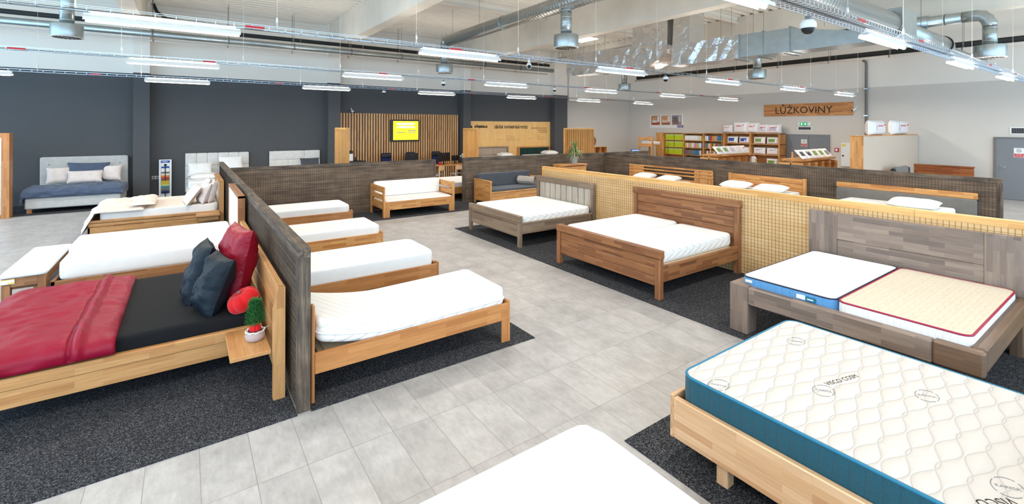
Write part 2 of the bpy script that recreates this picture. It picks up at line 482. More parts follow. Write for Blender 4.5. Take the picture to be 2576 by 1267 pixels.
def text(parent, s, size, loc, rot, mat, align='CENTER', name='lettering', depth=0.002, sx=1.0, bold=0.0):
    cu = bpy.data.curves.new('t', 'FONT'); cu.body = s; cu.size = size; cu.align_x = align; cu.align_y = 'CENTER'
    cu.extrude = depth; cu.resolution_u = 3; cu.offset = bold
    to = bpy.data.objects.new('t', cu); COL.objects.link(to)
    bpy.context.view_layer.update()
    me = bpy.data.meshes.new_from_object(to.evaluated_get(bpy.context.evaluated_depsgraph_get()))
    bpy.data.objects.remove(to); bpy.data.curves.remove(cu)
    me.materials.clear(); me.materials.append(mat)
    me.transform(Matrix.Diagonal((sx, 1, 1, 1)))
    o = bpy.data.objects.new(name, me); COL.objects.link(o)
    o.location = loc; o.rotation_euler = rot
    if parent: o.parent = parent
    return o
FACE_NX = (PI / 2, 0, -PI / 2)    # lettering read from -x
FACE_NY = (PI / 2, 0, 0)          # lettering read from -y

# soft shapes ------------------------------------------------------------
def pad(L, W, H, R=0.06, r=0.03, nx=24, ny=14, top=None, bend=None, side=1, mb=None, mi_top=0):
    """mattress / cushion body, centred on x,y, z 0..H"""
    mb = mb or MB(); Lh, Wh = L / 2, W / 2
    def pm(sx, sy, lh, wh, rc):
        x, y = sx * lh, sy * wh; rc = max(rc, 1e-4)
        ax, ay = abs(x) - (lh - rc), abs(y) - (wh - rc)
        if ax > 0 and ay > 0:
            k = max(ax, ay) / math.hypot(ax, ay); ax *= k; ay *= k
            x = math.copysign(lh - rc + ax, sx); y = math.copysign(wh - rc + ay, sy)
        return x, y
    rc0 = max(R - r, 0.004); vs = []
    for j in range(ny + 1):
        for i in range(nx + 1):
            sx, sy = -1 + 2 * i / nx, -1 + 2 * j / ny
            x, y = pm(sx, sy, Lh - r, Wh - r, rc0)
            z = H
            if top: z += top(x, y) * min(1, 6 * (1 - abs(sx)), 6 * (1 - abs(sy)))
            vs.append((x, y, z))
    w = nx + 1
    F = [(j * w + i, j * w + i + 1, (j + 1) * w + i + 1, (j + 1) * w + i) for j in range(ny) for i in range(nx)]
    ring = [(i, 0) for i in range(nx)] + [(nx, j) for j in range(ny)] + [(nx - i, ny) for i in range(nx)] + [(0, ny - j) for j in range(ny)]
    prev = [j * w + i for i, j in ring]; mis = [mi_top] * len(F)
    steps = [(r * math.sin(a), H - r + r * math.cos(a)) for a in (PI / 8, PI / 4, 3 * PI / 8, PI / 2)]
    hb = H - 2 * r
    steps += [(r + 0.002, H - r - hb * 0.25), (r + 0.003, H - r - hb * .5), (r + 0.002, H - r - hb * 0.75), (r, r)]
    steps += [(r * math.cos(a), r - r * math.sin(a)) for a in (PI / 4, PI / 2)]
    for k, (o, z) in enumerate(steps):
        cur = []
        for (i, j) in ring:
            x, y = pm(-1 + 2 * i / nx, -1 + 2 * j / ny, Lh - r + o, Wh - r + o, rc0 + o)
            cur.append(len(vs)); vs.append((x, y, z))
        n = len(ring)
        for q in range(n):
            F.append((prev[q], cur[q], cur[(q + 1) % n], prev[(q + 1) % n])); mis.append(mi_top if k < 2 else side)
        prev = cur
    F.append(tuple(prev)[::-1]); mis.append(side)
    if bend: vs = [bend(*p) for p in vs]
    o = len(mb.v); mb.v += vs; mb.f += [tuple(q + o for q in f) for f in F]; mb.mi += mis; mb.sm += [True] * len(F)
    return mb
def rim(L, W, z, R, r, n=8, steps=6, bend=None, seg=14):
    """closed tube following a rounded rectangle"""
    pts = []
    for cx, cy, a0 in ((L / 2 - R, W / 2 - R, 0), (-L / 2 + R, W / 2 - R, PI / 2), (-L / 2 + R, -W / 2 + R, PI), (L / 2 - R, -W / 2 + R, 1.5 * PI)):
        arc = []
        for k in range(steps + 1):
            a = a0 + PI / 2 * k / steps; arc.append((cx + R * math.cos(a), cy + R * math.sin(a), z))
        if pts:
            p, q = Vector(pts[-1]), Vector(arc[0])
            for k in range(1, seg): pts.append(tuple(p.lerp(q, k / seg)))
        pts += arc
    p, q = Vector(pts[-1]), Vector(pts[0])
    for k in range(1, seg): pts.append(tuple(p.lerp(q, k / seg)))
    if bend: pts = [bend(*p) for p in pts]
    return MB().tube(pts, r, n, closed=True)
def NZ(x, y, z, s): return noise.noise(Vector((x * s, y * s, z * s)))
def pillow(L, W, T, seed=0, wr=0.012, n=22, pinch=0.06, ws=7.0):
    mb = MB()
    def surf(sgn):
        def fn(a, b):
            s, t = -1 + 2 * a, -1 + 2 * b
            x = L / 2 * s * (1 - pinch * (1 - t * t)); y = W / 2 * t * (1 - pinch * (1 - s * s))
            e = max(0, (1 - s ** 4) * (1 - t ** 4))
            h = T / 2 * e ** 0.55
            h += wr * (NZ(x + seed, y, sgn * 3, ws) + .5 * NZ(x, y + seed, sgn, ws * 2.3)) * min(1, e * 3)
            return (x, y, T / 2 + sgn * max(h, 0.0008))
        return fn
    mb.grid(surf(1), n, n); mb.grid(surf(-1), n, n, flip=True)
    return mb
def drape(p0, p1, q0, q1, rect, zt, th, wr=0.02, ws=4.0, seed=0, n=50, m=50, puff=0.5, floorz=0.05, fold=None, flare=0.15):
    """duvet laid over a flat rectangle; the cloth beyond its edges hangs down"""
    x0, x1, y0, y1 = rect
    def D(p, lo, hi):
        r = 0.06
        if p > hi: s, e, sg = p - hi, hi, 1
        elif p < lo: s, e, sg = lo - p, lo, -1
        else: return p, 0.0, 0.0
        if s < r * PI / 2:
            a = s / r; return e + sg * r * math.sin(a), r * (1 - math.cos(a)), sg * min(1, a)
        return e + sg * (r + flare * (s - r * PI / 2)), r + (s - r * PI / 2), sg
    mb = MB()
    def surf(k):
        def fn(a, b):
            p, q = p0 + (p1 - p0) * a, q0 + (q1 - q0) * b
            X, dx, sx = D(p, x0, x1); Y, dy, sy = D(q, y0, y1)
            e = max(0.0, (1 - (2 * a - 1) ** 6) * (1 - (2 * b - 1) ** 6))
            t = (th * (puff + (1 - puff) * e) * (e ** .25)) * k
            w = wr * (NZ(p, q + seed, seed, ws) + .55 * NZ(p * 1.0 + seed, q * 2.2, 1, ws * 1.7) + .3 * NZ(p * 3, q * 3, seed, ws)) * (1 if k else .2) * min(1, e * 4)
            off = max(t + w, 0.004 if k else 0) + (fold(a, b) if (fold and k) else 0)
            z = zt + off * (1 - .6 * min(1, abs(sx) + abs(sy))) - max(dx, dy) - .15 * min(dx, dy)
            return (X + sx * off, Y + sy * off, max(z, floorz))
        return fn
    mb.grid(surf(1), n, m); mb.grid(surf(0), n, m, flip=True)
    w = n + 1; o2 = w * (m + 1)
    edge = [(i, 0) for i in range(n)] + [(n, j) for j in range(m)] + [(n - i, m) for i in range(n)] + [(0, m - j) for j in range(m)]
    ids = [j * w + i for i, j in edge]
    for k in range(len(ids)):
        a, b2 = ids[k], ids[(k + 1) % len(ids)]
        mb.f.append((b2, a, a + o2, b2 + o2)); mb.mi.append(0); mb.sm.append(True)
    return mb

# ------------------------------------------------------------------ the setting
XW, YW, ZD = 23.0, 19.85, 6.5          # right wall, back wall, deck height
struct('floor', MB().box(-11, XW + .2, -7, YW + .2, -0.1, 0), M['floor'])
def wall_two(name, ax, spans, face, th, z1=7.0, zs=4.15):
    mb = MB()
    for a0, a1, lo in spans:
        for z0, z2, mi in ((0, zs, lo), (zs, z1, 2)):
            if ax == 'x': mb.box(a0, a1, face, face + th, z0, z2, mi)
            else: mb.box(face, face + th, a0, a1, z0, z2, mi)
    return struct(name, mb, [M['wall_dk'], M['wall_gr'], M['wall_hi']])
wall_two('wall_back', 'x', [(-11, 17.45, 0), (17.45, XW + .2, 1)], YW, 0.2)
wall_two('wall_right', 'y', [(-7, YW, 1)], XW, 0.2, zs=4.08)
# columns carrying the beams
for i, (x0, x1) in enumerate(((-1.41, -0.98), (4.66, 5.13), (10.82, 11.22), (16.5, 17.42))):
    mb = MB().box(x0, x1, YW - .42, YW, 0, 4.15, 0).box(x0, x1, YW - .42, YW, 4.15, 7.0, 1)
    struct('wall_column', mb, [M['wall_dk'], M['wall_hi']])
struct('wall_casing', MB().box(17.5, 19.0, YW - .5, YW, 3.85, 7.0, 0, .01).box(18.0, 18.7, YW - .52, YW - .5, 4.3, 4.75, 1, .01), [M['wall_hi'], M['whitep']])
# roof deck with ribs along x
mb = MB(); y = -7.0
while y < YW:
    mb.prism([(y, ZD), (y + .13, ZD), (y + .17, ZD + .14), (y + .29, ZD + .14), (y + .33, ZD), (y + .33, ZD + .2), (y, ZD + .2)], -11, XW + .2, 0)
    y += .33
struct('ceiling', mb, M['deck'])
# deep concrete roof beams along y, haunched where they meet the columns
for x0 in (-1.4, 4.68, 10.75, 16.72):
    mb = MB()
    mb.prism([(5.42, -7), (ZD, -7), (ZD, YW - .1), (6.05, YW - .1), (5.75, YW - 1.6), (5.46, YW - 3.4)], x0, x0 + .36, 0)
    # prism axis 0: outline is (y,z) -> swap
    mb.v = [(a, c, b) for a, b, c in mb.v]; mb.f = [q[::-1] for q in mb.f]
    struct('concrete_beam', mb, M['concrete'])
for (x0, x1) in ((-1.04, 4.68), (5.04, 10.75), (11.11, 16.72)):
    for yp in (3.6, 9.3, 13.2):
        mb = MB().box(x0, x1, yp, yp + .02, ZD - .2, ZD).box(x0, x1, yp - .06, yp + .08, ZD - .21, ZD - .19)
        struct('roof_purlin', mb, M['deck'])
struct('trim_1', MB().box(-11, 16.5, YW - .06, YW, 6.38, 6.5), M['wall_hi'])
struct('rooflight', MB().box(14.5, 15.6, 15.3, 16.4, ZD - .03, ZD - .01), M['sky_pane'])
# needle-felt carpets lying on the tiles
def carpet(x0, x1, y0, y1, label, extra=()):
    mb = MB().box(x0, x1, y0, y1, 0, .008)
    for e in extra: mb.box(*e, 0, .008)
    c = mb.build('carpet', M['carpet'])
    tag(c, label, 'carpet', 'anthracite floor carpets')
carpet(-1.8, 0.7755, 4.235, 17.2, 'dark carpet strip in front of the bed with crimson duvet')
carpet(0.886, 3.31, 4.235, 11.75, 'dark carpet under the row of white single beds', [(0.886, 13.2, 11.75, 16.2)])
carpet(5.25, 13.2, -1.0, 9.85, 'dark carpet under the three double beds at the pale partition')
carpet(2.80, 5.24, -1.5, 2.45, 'dark carpet under the bed with teal edged mattress')
carpet(-11, 16.4, 17.62, YW - .06, 'dark carpet along the anthracite back wall')

# ------------------------------------------------------------------ partitions
def partition(p0, p1, H, th, label, mats, posts=(True, True), mesh=(True, True), cap=.09, capm=None, panel=None, wirem=None, postm=None, joint=1.25):
    """p0 -> p1 centre line; boarded panel, wire mesh both sides, top beam, end posts"""
    d = Vector((p1[0] - p0[0], p1[1] - p0[1], 0)); L = d.length
    t = thing('display_partition', label, 'partition', (p0[0], p0[1], .009), math.atan2(d.y, d.x), 'shoulder high display partitions')
    B((.04, L - .04, -th * .42, th * .42, 0.0, H - cap), b=0).build('panel', panel, t)
    mb = MB(); x = 0
    while x < L:
        x2 = min(L, x + joint * random.uniform(.7, 1.5))
        mb.box(x, x2 - .002, -th / 2, th / 2, H - cap - random.uniform(0, .003), H - random.uniform(0, .004), b=.004); x = x2
    mb.build('top_beam', capm, t)
    pw = .075
    for k, q in enumerate(posts):
        if q:
            x0 = 0 if k == 0 else L - pw
            B((x0, x0 + pw, -th / 2, th / 2, 0, H - cap), b=.004).build('post', postm, t)
    r = .0015
    for k, sgn in enumerate((-1, 1)):
        if not mesh[k]: continue
        y0 = sgn * (th * .42 + .004); mb = MB()
        x = pw + .02
        while x < L - pw:
            mb.box(x - r, x + r, y0 - r, y0 + r, .02, H - cap); x += .055
        z = .04
        while z < H - cap:
            mb.box(pw, L - pw, y0 + r, y0 + 3 * r, z - r, z + r); z += .055
        mb.build('wire_mesh', wirem, t)
    return t
random.seed(4)
DP = M['darkplank']
partition((.829, 4.255), (.829, 15.6), 1.395, .105, 'dark stained partition running from the near corner post to the back',
          None, capm=DP['X'], panel=M['brownboard'], wirem=M['wire_b'], postm=DP['Z'])
partition((.89, 13.15), (6.33, 13.15), 1.40, .1, 'dark stained partition behind the white daybed', None, posts=(False, True), capm=DP['X'], panel=M['brownboard'], wirem=M['wire_b'], postm=DP['Z'])
partition((7.27, 13.1), (13.3, 12.75), 1.42, .1, 'dark stained partition behind the charcoal daybed', None, posts=(True, False), capm=DP['X'], panel=M['brownboard'], wirem=M['wire_b'], postm=DP['Z'])
partition((13.36, 12.8), (13.36, 1.95), 1.42, .1, 'long dark stained partition behind the honey wood headboards', None, capm=DP['X'], panel=M['brownboard'], wirem=M['wire_b'], postm=DP['Z'])
partition((13.45, 12.75), (16.0, 12.75), 1.42, .1, 'short dark partition stub beyond the corner, in front of the loft bed', None, posts=(False, True), capm=DP['X'], panel=M['brownboard'], wirem=M['wire_b'], postm=DP['Z'], mesh=(False, False))
partition((7.655, 9.47), (7.655, -.6), 1.395, .1, 'pale pine partition with wire mesh across the middle of the hall', None, posts=(True, True), capm=PINE['X'], panel=M['plywood'], wirem=M['wire'], postm=PINE['Z'], joint=3.0)

# ------------------------------------------------------------------ lamps on wire cable trays
ROWS = [(2.25, 3.62), (6.93, 3.63), (11.4, 3.65), (16.1, 3.66)]
def lamp_proto():
    t = thing('linear_lamp', '', 'lamp')
    L = 1.5
    mb = MB()
    prof = [(-.085, -.03), (-.075, .012), (-.03, .035), (.03, .035), (.075, .012), (.085, -.03), (.08, -.03), (.07, .006), (-.07, .006), (-.08, -.03)]
    mb.prism(prof, 0, L, 0)
    mb.build('reflector', M['lampwhite'], t)
    MB().box(.0, .05, -.03, .03, .0, .03).box(L - .05, L, -.03, .03, 0, .03).box(0, L, -.02, .02, .035, .06).build('housing', M['whitep'], t)
    MB().tube([(.03, 0, -.022), (L - .03, 0, -.022)], .022, 10).build('tube', M['tube'], t)
    return t
protoL = lamp_proto()
ld = bpy.data.lights.new('tube_light', 'AREA'); ld.shape = 'RECTANGLE'; ld.size = 1.4; ld.size_y = .1
ld.energy = LAMP_WATT; ld.color = LAMP_COL
lu = bpy.data.lights.new('ceiling_fill', 'AREA'); lu.shape = 'RECTANGLE'; lu.size = 1.4; lu.size_y = .06  # added upward fill to brighten deck and upper walls; reflectors are closed on top
lu.energy = UPFILL_WATT; lu.color = LAMP_COL
firstL = True
rown = ['nearest', 'second', 'third', 'farthest']
ordn = {-1: 'first', 0: 'second', 1: 'third', 2: 'fourth', 3: 'fifth', 4: 'sixth', 5: 'seventh'}
lamps = []
def place_lamp(x, y, z, label, group='linear lamps under the cable trays'):
    global firstL
    if firstL: o = protoL; firstL = False
    else: o = copy_tree(protoL)
    o.location = (x, y, z); o['label'] = label; o['group'] = group
    li = bpy.data.objects.new('lamp_light', ld); COL.objects.link(li); li.parent = o; li.location = (.75, 0, -.05)
    li = bpy.data.objects.new('added_ceiling_fill', lu); COL.objects.link(li); li.parent = o; li.location = (.75, 0, .07); li.rotation_euler = (PI, 0, 0)
    return o
for r, (y, z) in enumerate(ROWS):
    vis = {0: (1, 2, 3, 4, 5), 1: (0, 1, 2, 3, 4, 5), 2: (0, 1, 2, 3, 4, 5), 3: (-1, 0, 1, 2, 3, 4, 5)}[r]
    allk = (-2, -1, 0, 1, 2, 3, 4, 5)
    for k in allk:
        if r == 0 and k == 0: pass
        if k in vis:
            n = vis.index(k)
            w = ['leftmost', 'second from the left', 'third from the left', 'fourth from the left', 'fifth from the left', 'sixth from the left', 'seventh from the left'][n]
            if n == len(vis) - 1: w = 'rightmost'
            lb = 'white linear lamp, %s of those on the %s cable tray' % (w, rown[r])
        else: lb = 'white linear lamp on the %s cable tray, outside the picture' % rown[r]
        place_lamp(-.93 + 4 * k, y, z, lb, 'linear lamps, %s row' % rown[r])
for y in (-2.4, -5.8):
    for k in (-2, -1, 0, 1, 2, 3, 4, 5):
        place_lamp(-.93 + 4 * k, y, 3.65, 'white linear lamp behind the camera', 'linear lamps behind the camera')
# wire basket trays
def cable_tray(x0, x1, y, z, label, w=.1, h=.055, step=.2, axis='x', reds=()):
    t = thing('cable_tray', label, 'cable tray', (x0, y, z), 0 if axis == 'x' else PI / 2, 'wire basket cable trays')
    L = x1 - x0; r = .003; mb = MB()
    for yy, zz in ((-w / 2, h), (w / 2, h), (-w / 2, 0), (w / 2, 0), (0, 0), (-w / 2, h / 2), (w / 2, h / 2)):
        if abs(zz - h / 2) < 1e-6 and h < .08: continue
        mb.box(0, L, yy - r, yy + r, zz - r, zz + r)
    x = 0
    while x <= L:
        mb.box(x - r, x + r, -w / 2, w / 2, -r, r).box(x - r, x + r, -w / 2 - r, -w / 2 + r, 0, h).box(x - r, x + r, w / 2 - r, w / 2 + r, 0, h)
        x += step
    mb.build('basket', M['chrome'], t)
    pts = []
    x = 0
    while x < L:
        pts.append((x, .02 * math.sin(x * 1.3), .012 + .004 * math.sin(x * 2.9))); x += .4
    MB().tube(pts, .008, 6).build('cable', M['blackp'], t)
    mb = MB(); n = 0
    rr = random.Random(int(y * 10)); x = rr.uniform(.5, 2)
    while x < L:
        MB().box(x, x + .22, -w / 2 - .008, -w / 2 - .004, .005, .035).build('red_tag', M['redp'], t); x += rr.uniform(2.2, 4.5)
    x = .5
    first = None
    while x < L:
        if first is None:
            mb = MB().tube([(0, 0, .0), (0, 0, ZD - z)], .002, 5)
            mb.tube([(-.0, -w / 2, .02), (0, 0, .13)], .004, 5).tube([(0, w / 2, .02), (0, 0, .13)], .004, 5).lathe([(.009, .11), (.016, .14), (.012, .19)], n=8)
            first = mb.build('hanger', M['lampwhite'], t, (x, 0, 0))
        else:
            c = first.copy(); COL.objects.link(c); c.location = (x, 0, 0)
        x += 2.0
    return t
for r, (y, z) in enumerate(ROWS):
    cable_tray(-9.5 if r else 2.0, (19.0, 21.3, 20.9, 20.3)[r] + (3 if r == 0 else 0), y, z + .075, 'wire cable tray carrying the %s row of lamps' % rown[r], w=.24 if r == 0 else .1, step=.1 if r == 0 else .2)
ct = cable_tray(0, 7.2, 4.6, 4.95, 'wire cable tray branching off towards the roof riser', step=.2)
ct.location = (14.35, 12.0, 5.62); ct.rotation_euler = (0, 0, PI / 2)

# ------------------------------------------------------------------ ducts
def swirl_diffuser(x, y, ztop, label, stub_top, D=.6, dd=.27, hh=.3):
    t = thing('swirl_diffuser', label, 'air diffuser', (x, y, ztop - hh), 0, 'round swirl diffusers')
    MB().lathe([(D / 2 - .004, 0), (D / 2, .01), (D / 2, hh - .01), (D / 2 - .004, hh), (dd / 2, hh + .005)], n=32, cap=False).build('drum', M['metal'], t)
    mb = MB().lathe([(D / 2 + .012, 0.0), (D / 2 + .012, -.008), (D / 2 - .06, -.012), (.02, -.004), (.0005, -.004)], n=32)
    mb.build('face_plate', M['lampwhite'], t)
    mb = MB()
    for ring, n in ((.9, 22), (.6, 14), (.3, 7)):
        for k in range(n):
            a = 2 * PI * k / n
            m = Matrix.Rotation(a, 4, 'Z') @ Matrix.Translation((ring * (D / 2 - .05), 0, -.014)) @ Matrix.Rotation(.7, 4, 'Z')
            q = MB().box(-.045, .045, -.01, .01, -.003, .0); q.xf(m); mb.add(q.v, q.f)
    mb.build('vanes', M['blackp'], t)
    mb = MB().lathe([(dd / 2, hh), (dd / 2, stub_top - ztop + hh)], n=24)
    z = hh + .05
    mb.build('neck', M['metal'], t)
    mb = MB(); z = hh + .1
    while z < stub_top - ztop + hh:
        mb.lathe([(dd / 2 + .001, z), (dd / 2 + .006, z + .01), (dd / 2 + .001, z + .02)], n=24, cap=False); z += .16
    mb.build('seam', M['metal'], t)
    return t
swirl_diffuser(-2.35, 15.3, 4.85, 'grey round air diffuser at the top left, above the dark duvet bed', 6.0)
swirl_diffuser(7.57, 15.0, 4.64, 'small round air diffuser hanging above the timber slat wall', 5.25)
swirl_diffuser(7.57, 8.5, 4.66, 'round air diffuser under the spiral duct, in front of the rooflight', 5.35)
swirl_diffuser(17.4, 15.3, 4.5, 'smallest round air diffuser, below the left end of the foil duct', ZD)
swirl_diffuser(16.9, 8.65, 4.5, 'round air diffuser below the plain rectangular duct', 5.42)
swirl_diffuser(16.2, 2.6, 4.47, 'large round air diffuser at the top right corner', 4.95)
# spiral duct through the middle bay
t = thing('spiral_duct', 'long round spiral duct crossing the middle bay of the roof', 'duct', (7.57, 2.0, 5.45), PI / 2, 'round roof ducts')
MB().tube([(0, 0, 0), (12.7, 0, 0)], [.2, .2], 28).build('pipe', M['spiral'], t)
MB().tube([(12.7, 0, 0), (12.87, 0, -.03), (12.98, 0, -.13), (13.0, 0, -.28)], [.2, .19, .17, .14], 24).build('elbow', M['metal'], t)
for x in (6.55, 9.2, 4.2):
    MB().tube([(x - .015, 0, 0), (x + .015, 0, 0)], .212, 28).build('clamp', M['metal'], t)
for x in (3.6, 7.0, 10.6, 12.4):
    MB().tube([(x, 0, .2), (x, 0, ZD - 5.45)], .005, 6).build('hanger', M['greym'], t)
# insulated foil duct with two risers and a plain end
t = thing('insulated_duct', 'foil wrapped rectangular duct with risers to the roof and a bare steel end', 'duct', (13.4, 4.4, 4.5), PI / 2)
# local x runs along world +y, local y along world -x
def duct_box(name, a0, a1, z0, z1, z0b=None, z1b=None, mat=M['foil'], w=.7, n=10, wob=.02):
    mb = MB(); rr = random.Random(int(a0 * 100))
    z0b = z0 if z0b is None else z0b; z1b = z1 if z1b is None else z1b
    prof = []
    for k in range(n + 1):
        f = k / n; a = a0 + (a1 - a0) * f; lo = z0 + (z0b - z0) * f; hi = z1 + (z1b - z1) * f
        ring = []
        for (s, q) in ((0, lo), (.5, lo), (1, lo), (1, (lo + hi) / 2), (1, hi), (.5, hi), (0, hi), (0, (lo + hi) / 2)):
            ring.append((a + rr.uniform(-wob, wob) * (0 < k < n), -s * w + rr.uniform(-wob, wob), q + rr.uniform(-wob, wob)))
        prof.append(ring)
    vs = [p for r in prof for p in r]
    F = [(k * 8 + i, (k + 1) * 8 + i, (k + 1) * 8 + (i + 1) % 8, k * 8 + (i + 1) % 8) for k in range(n) for i in range(8)]
    F += [tuple(range(8)), tuple(n * 8 + i for i in range(8))[::-1]]
    mb.add(vs, F, 0, False)
    return mb.build(name, mat, t)
duct_box('insulated_run', 6.9, 10.6, 0.0, .88, .12, .98, n=14)
duct_box('insulated_run', 3.0, 4.75, 0.0, .68, n=8)
for a0, a1, zz in ((2.32, 2.98, .66), (1.6, 2.3, .64)):
    duct_box('steel_section', a0, a1, 0.0, zz, mat=M['metal'], n=2, wob=0)
duct_box('steel_section', .05, 1.58, .0, .3, .0, .63, mat=M['metal'], n=2, wob=0)
duct_box('end_cap', -.12, .05, .0, .26, mat=M['metal'], n=1, wob=0)
for a in (2.99, 2.31, 1.59):
    MB().box(a - .018, a + .018, -.73, .03, -.03, .68).build('flange', M['metal'], t)
    MB().box(a + .1, a + .14, -.8, .0, -.06, -.035).build('bracket', M['greym'], t)
# curved riser elbow: swept in the (x,z) plane
mb = MB(); n = 10; outer = []; inner = []
for k in range(n + 1):
    a = PI / 2 * k / n
    outer.append((6.95 - 1.55 * math.sin(a), .85 - .88 * math.cos(a)))
    inner.append((6.95 - .05 * math.sin(a), .95 - .07 * math.cos(a)))
outer.append((5.4, ZD - 4.5)); inner.append((6.9, ZD - 4.5))
out2 = outer + inner[::-1]
rr = random.Random(3)
vs = [(p, 0.12 + rr.uniform(-.01, .01), q) for p, q in out2] + [(p, -.72, q) for p, q in out2]; N = len(out2)
F = [(i, i + 1, N + i + 1, N + i) for i in range(N - 1)] + [(N - 1, 0, N, 2 * N - 1)]
m2 = N // 2
F += [(i, i + 1, N - 2 - i, N - 1 - i)[::-1] for i in range(m2 - 1)] + [(N + i, N + i + 1, 2 * N - 2 - i, 2 * N - 1 - i) for i in range(m2 - 1)]
mb.add(vs, F).build('riser_elbow', M['foil'], t)
mb = MB()
for (a0, b0, c0), (a1, b1, c1) in (((4.55, .0, .0), (4.35, .0, ZD - 4.5)),):
    mb.add([(4.6, .06, 0), (5.3, .06, -.02), (5.18, .06, ZD - 4.5), (4.62, .06, ZD - 4.5), (4.6, -.75, 0), (5.35, -.75, -.02), (5.25, -.75, ZD - 4.5), (4.62, -.75, ZD - 4.5)],
           [(0, 1, 2, 3), (7, 6, 5, 4), (0, 4, 5, 1), (1, 5, 6, 2), (2, 6, 7, 3), (3, 7, 4, 0)])
mb.build('riser', M['foil'], t)
for x in (1.0, 2.6, 3.6, 7.4, 9.6):
    for yy in (-.05, -.65):
        MB().tube([(x, yy, .66 if x < 5 else .95), (x, yy, ZD - 4.5)], .005, 5).build('hanger', M['greym'], t)
# big round duct over the nearest tray, its drop and the cross duct
t = thing('main_duct', 'large round duct at the upper right running above the nearest lamp row', 'duct', (4.0, 3.5, 4.62), 0, 'round roof ducts')
MB().tube([(0, 0, 0), (8.1, 0, 0)], .27, 30).build('pipe', M['spiral'], t)
MB().box(8.2, 9.1, -.27, .27, -.3, .34, b=.01).build('junction_box', M['metal'], t)
MB().tube([(9.1, 0, -.02), (12.2, 0, -.02)], .22, 28).build('pipe', M['metal'], t)
MB().tube([(12.2, 0, -.02), (12.24, 0, -.02)], .245, 28).build('ring', M['blackp'], t)
MB().tube([(12.24, 0, -.02), (12.6, 0, -.03), (12.8, 0, -.05), (17.0, 0, -.1)], [.2, .2, .1, .1], 20).build('thin_pipe', M['metal'], t)
MB().tube([(8.1, 0, 0), (8.14, 0, 0)], .285, 28).build('ring', M['greym'], t)
for x in (3.0, 6.0, 10.5): MB().tube([(x, 0, .2), (x, 0, ZD - 4.62)], .006, 6).build('hanger', M['greym'], t)
t = thing('cross_duct', 'round duct bending down to the diffuser at the top right', 'duct', (16.2, 2.6, 4.95), PI / 2, 'round roof ducts')
MB().tube([(0, 0, 0), (0, 0, .05), (.04, 0, .17), (.13, 0, .27), (.25, 0, .3), (.5, 0, .3)], .14, 22).build('elbow', M['metal'], t)
MB().tube([(.5, 0, .3), (3.6, 0, .3)], .14, 22).build('pipe', M['metal'], t)
MB().tube([(1.15, 0, .3), (2.0, 0, .3)], .175, 22).build('sleeve', M['metal'], t)
MB().tube([(1.5, 0, .2), (1.35, 0, .05), (1.3, 0, -.2)], .155, 22).build('branch', M['metal'], t)
for x in (.8, 1.6, 2.4, 3.0): MB().tube([(x, 0, .3), (x + .02, 0, .3)], .182 if 1.1 < x < 2.1 else .148, 22).build('clamp', M['greym'], t)
# pipes along the back wall
def pipe_run(p0, p1, r, mat, label, hang=2.2, name='ceiling_pipe'):
    p0, p1 = Vector(p0), Vector(p1)
    t = thing(name, label, 'pipe', p0, 0, 'service pipes under the roof')
    d = p1 - p0; MB().tube([(0, 0, 0), d], r, 14).build('pipe', mat, t)
    n = int(d.length / hang)
    for k in range(1, n + 1):
        q = d * (k / (n + 1))
        MB().tube([q, (q.x, q.y, ZD - p0.z)], .006, 5).tube([q - d.normalized() * .02, q + d.normalized() * .02], r * 1.15, 12).build('hanger', M['greym'], t)
    return t
pipe_run((-9, 18.6, 5.58), (15.4, 18.6, 5.58), .07, M['darkpipe'], 'black pipe under the roof along the back wall')
pipe_run((-9, 18.3, 5.28), (15.4, 18.3, 5.28), .1, M['metal'], 'silver round duct below the black pipe along the back wall')
pipe_run((-9, 18.75, 5.14), (15.4, 18.75, 5.14), .03, M['whitepipe'], 'thin white pipe below the silver duct at the back wall')
pipe_run((22.3, -4, 5.35), (22.3, 18.6, 5.35), .1, M['darkpipe'], 'dark pipe high along the right wall')
pipe_run((22.1, -4, 5.18), (22.1, 18.6, 5.18), .05, M['whitepipe'], 'white pipe just below the dark pipe on the right wall')
pipe_run((14.75, 12.0, 5.6), (14.75, 18.2, 5.6), .03, M['whitepipe'], 'thin pale pipe running from the riser to the back wall')
t = thing('down_pipe', 'grey vertical pipe on the right wall beside the wooden lettered sign', 'pipe', (22.87, 7.25, 0), 0)
MB().tube([(0, 0, .1), (0, 0, 5.0), (-.05, 0, 5.12), (-.3, 0, 5.15)], .05, 12).build('pipe', M['greym'], t)
MB().box(-.06, .1, -.07, .07, 2.9, 2.94).box(-.06, .1, -.07, .07, 4.0, 4.04).build('bracket', M['chrome'], t)

# cameras on the trays and walls
def dome_camera(p, label, s=1.0, par=None):
    t = thing('dome_camera', label, 'security camera', p, 0, 'security cameras')
    MB().lathe([(.0005, 0.06 * s), (.05 * s, .06 * s), (.07 * s, 0.03 * s), (.072 * s, -.01 * s), (.062 * s, -.02 * s)], n=20, cap=False).build('housing', M['whitep'], t)
    MB().lathe([(.058 * s, -.018 * s), (.05 * s, -.05 * s), (.03 * s, -.07 * s), (.0005, -.078 * s)], n=20, cap=False).build('dome', M['blackp'], t)
    MB().box(-.02 * s, .02 * s, -.02 * s, .02 * s, .06 * s, .1 * s).build('mount', M['greym'], t)
dome_camera((5.62, 2.32, 3.56), 'large white dome camera under the nearest cable tray', 1.15)
dome_camera((11.4 * .502, 11.4, 3.6), 'dome camera on the third cable tray above the slat wall', .9)
dome_camera((16.1 * .357, 16.1, 3.63), 'dome camera on the farthest tray above the slatted wall corner', .9)
dome_camera((6.93 * 1.345, 6.93, 3.58), 'dome camera under the second tray near the foil riser', .9)
dome_camera((11.4 * .848, 11.4, 3.62), 'dome camera on the third tray in front of the last dark column', .9)
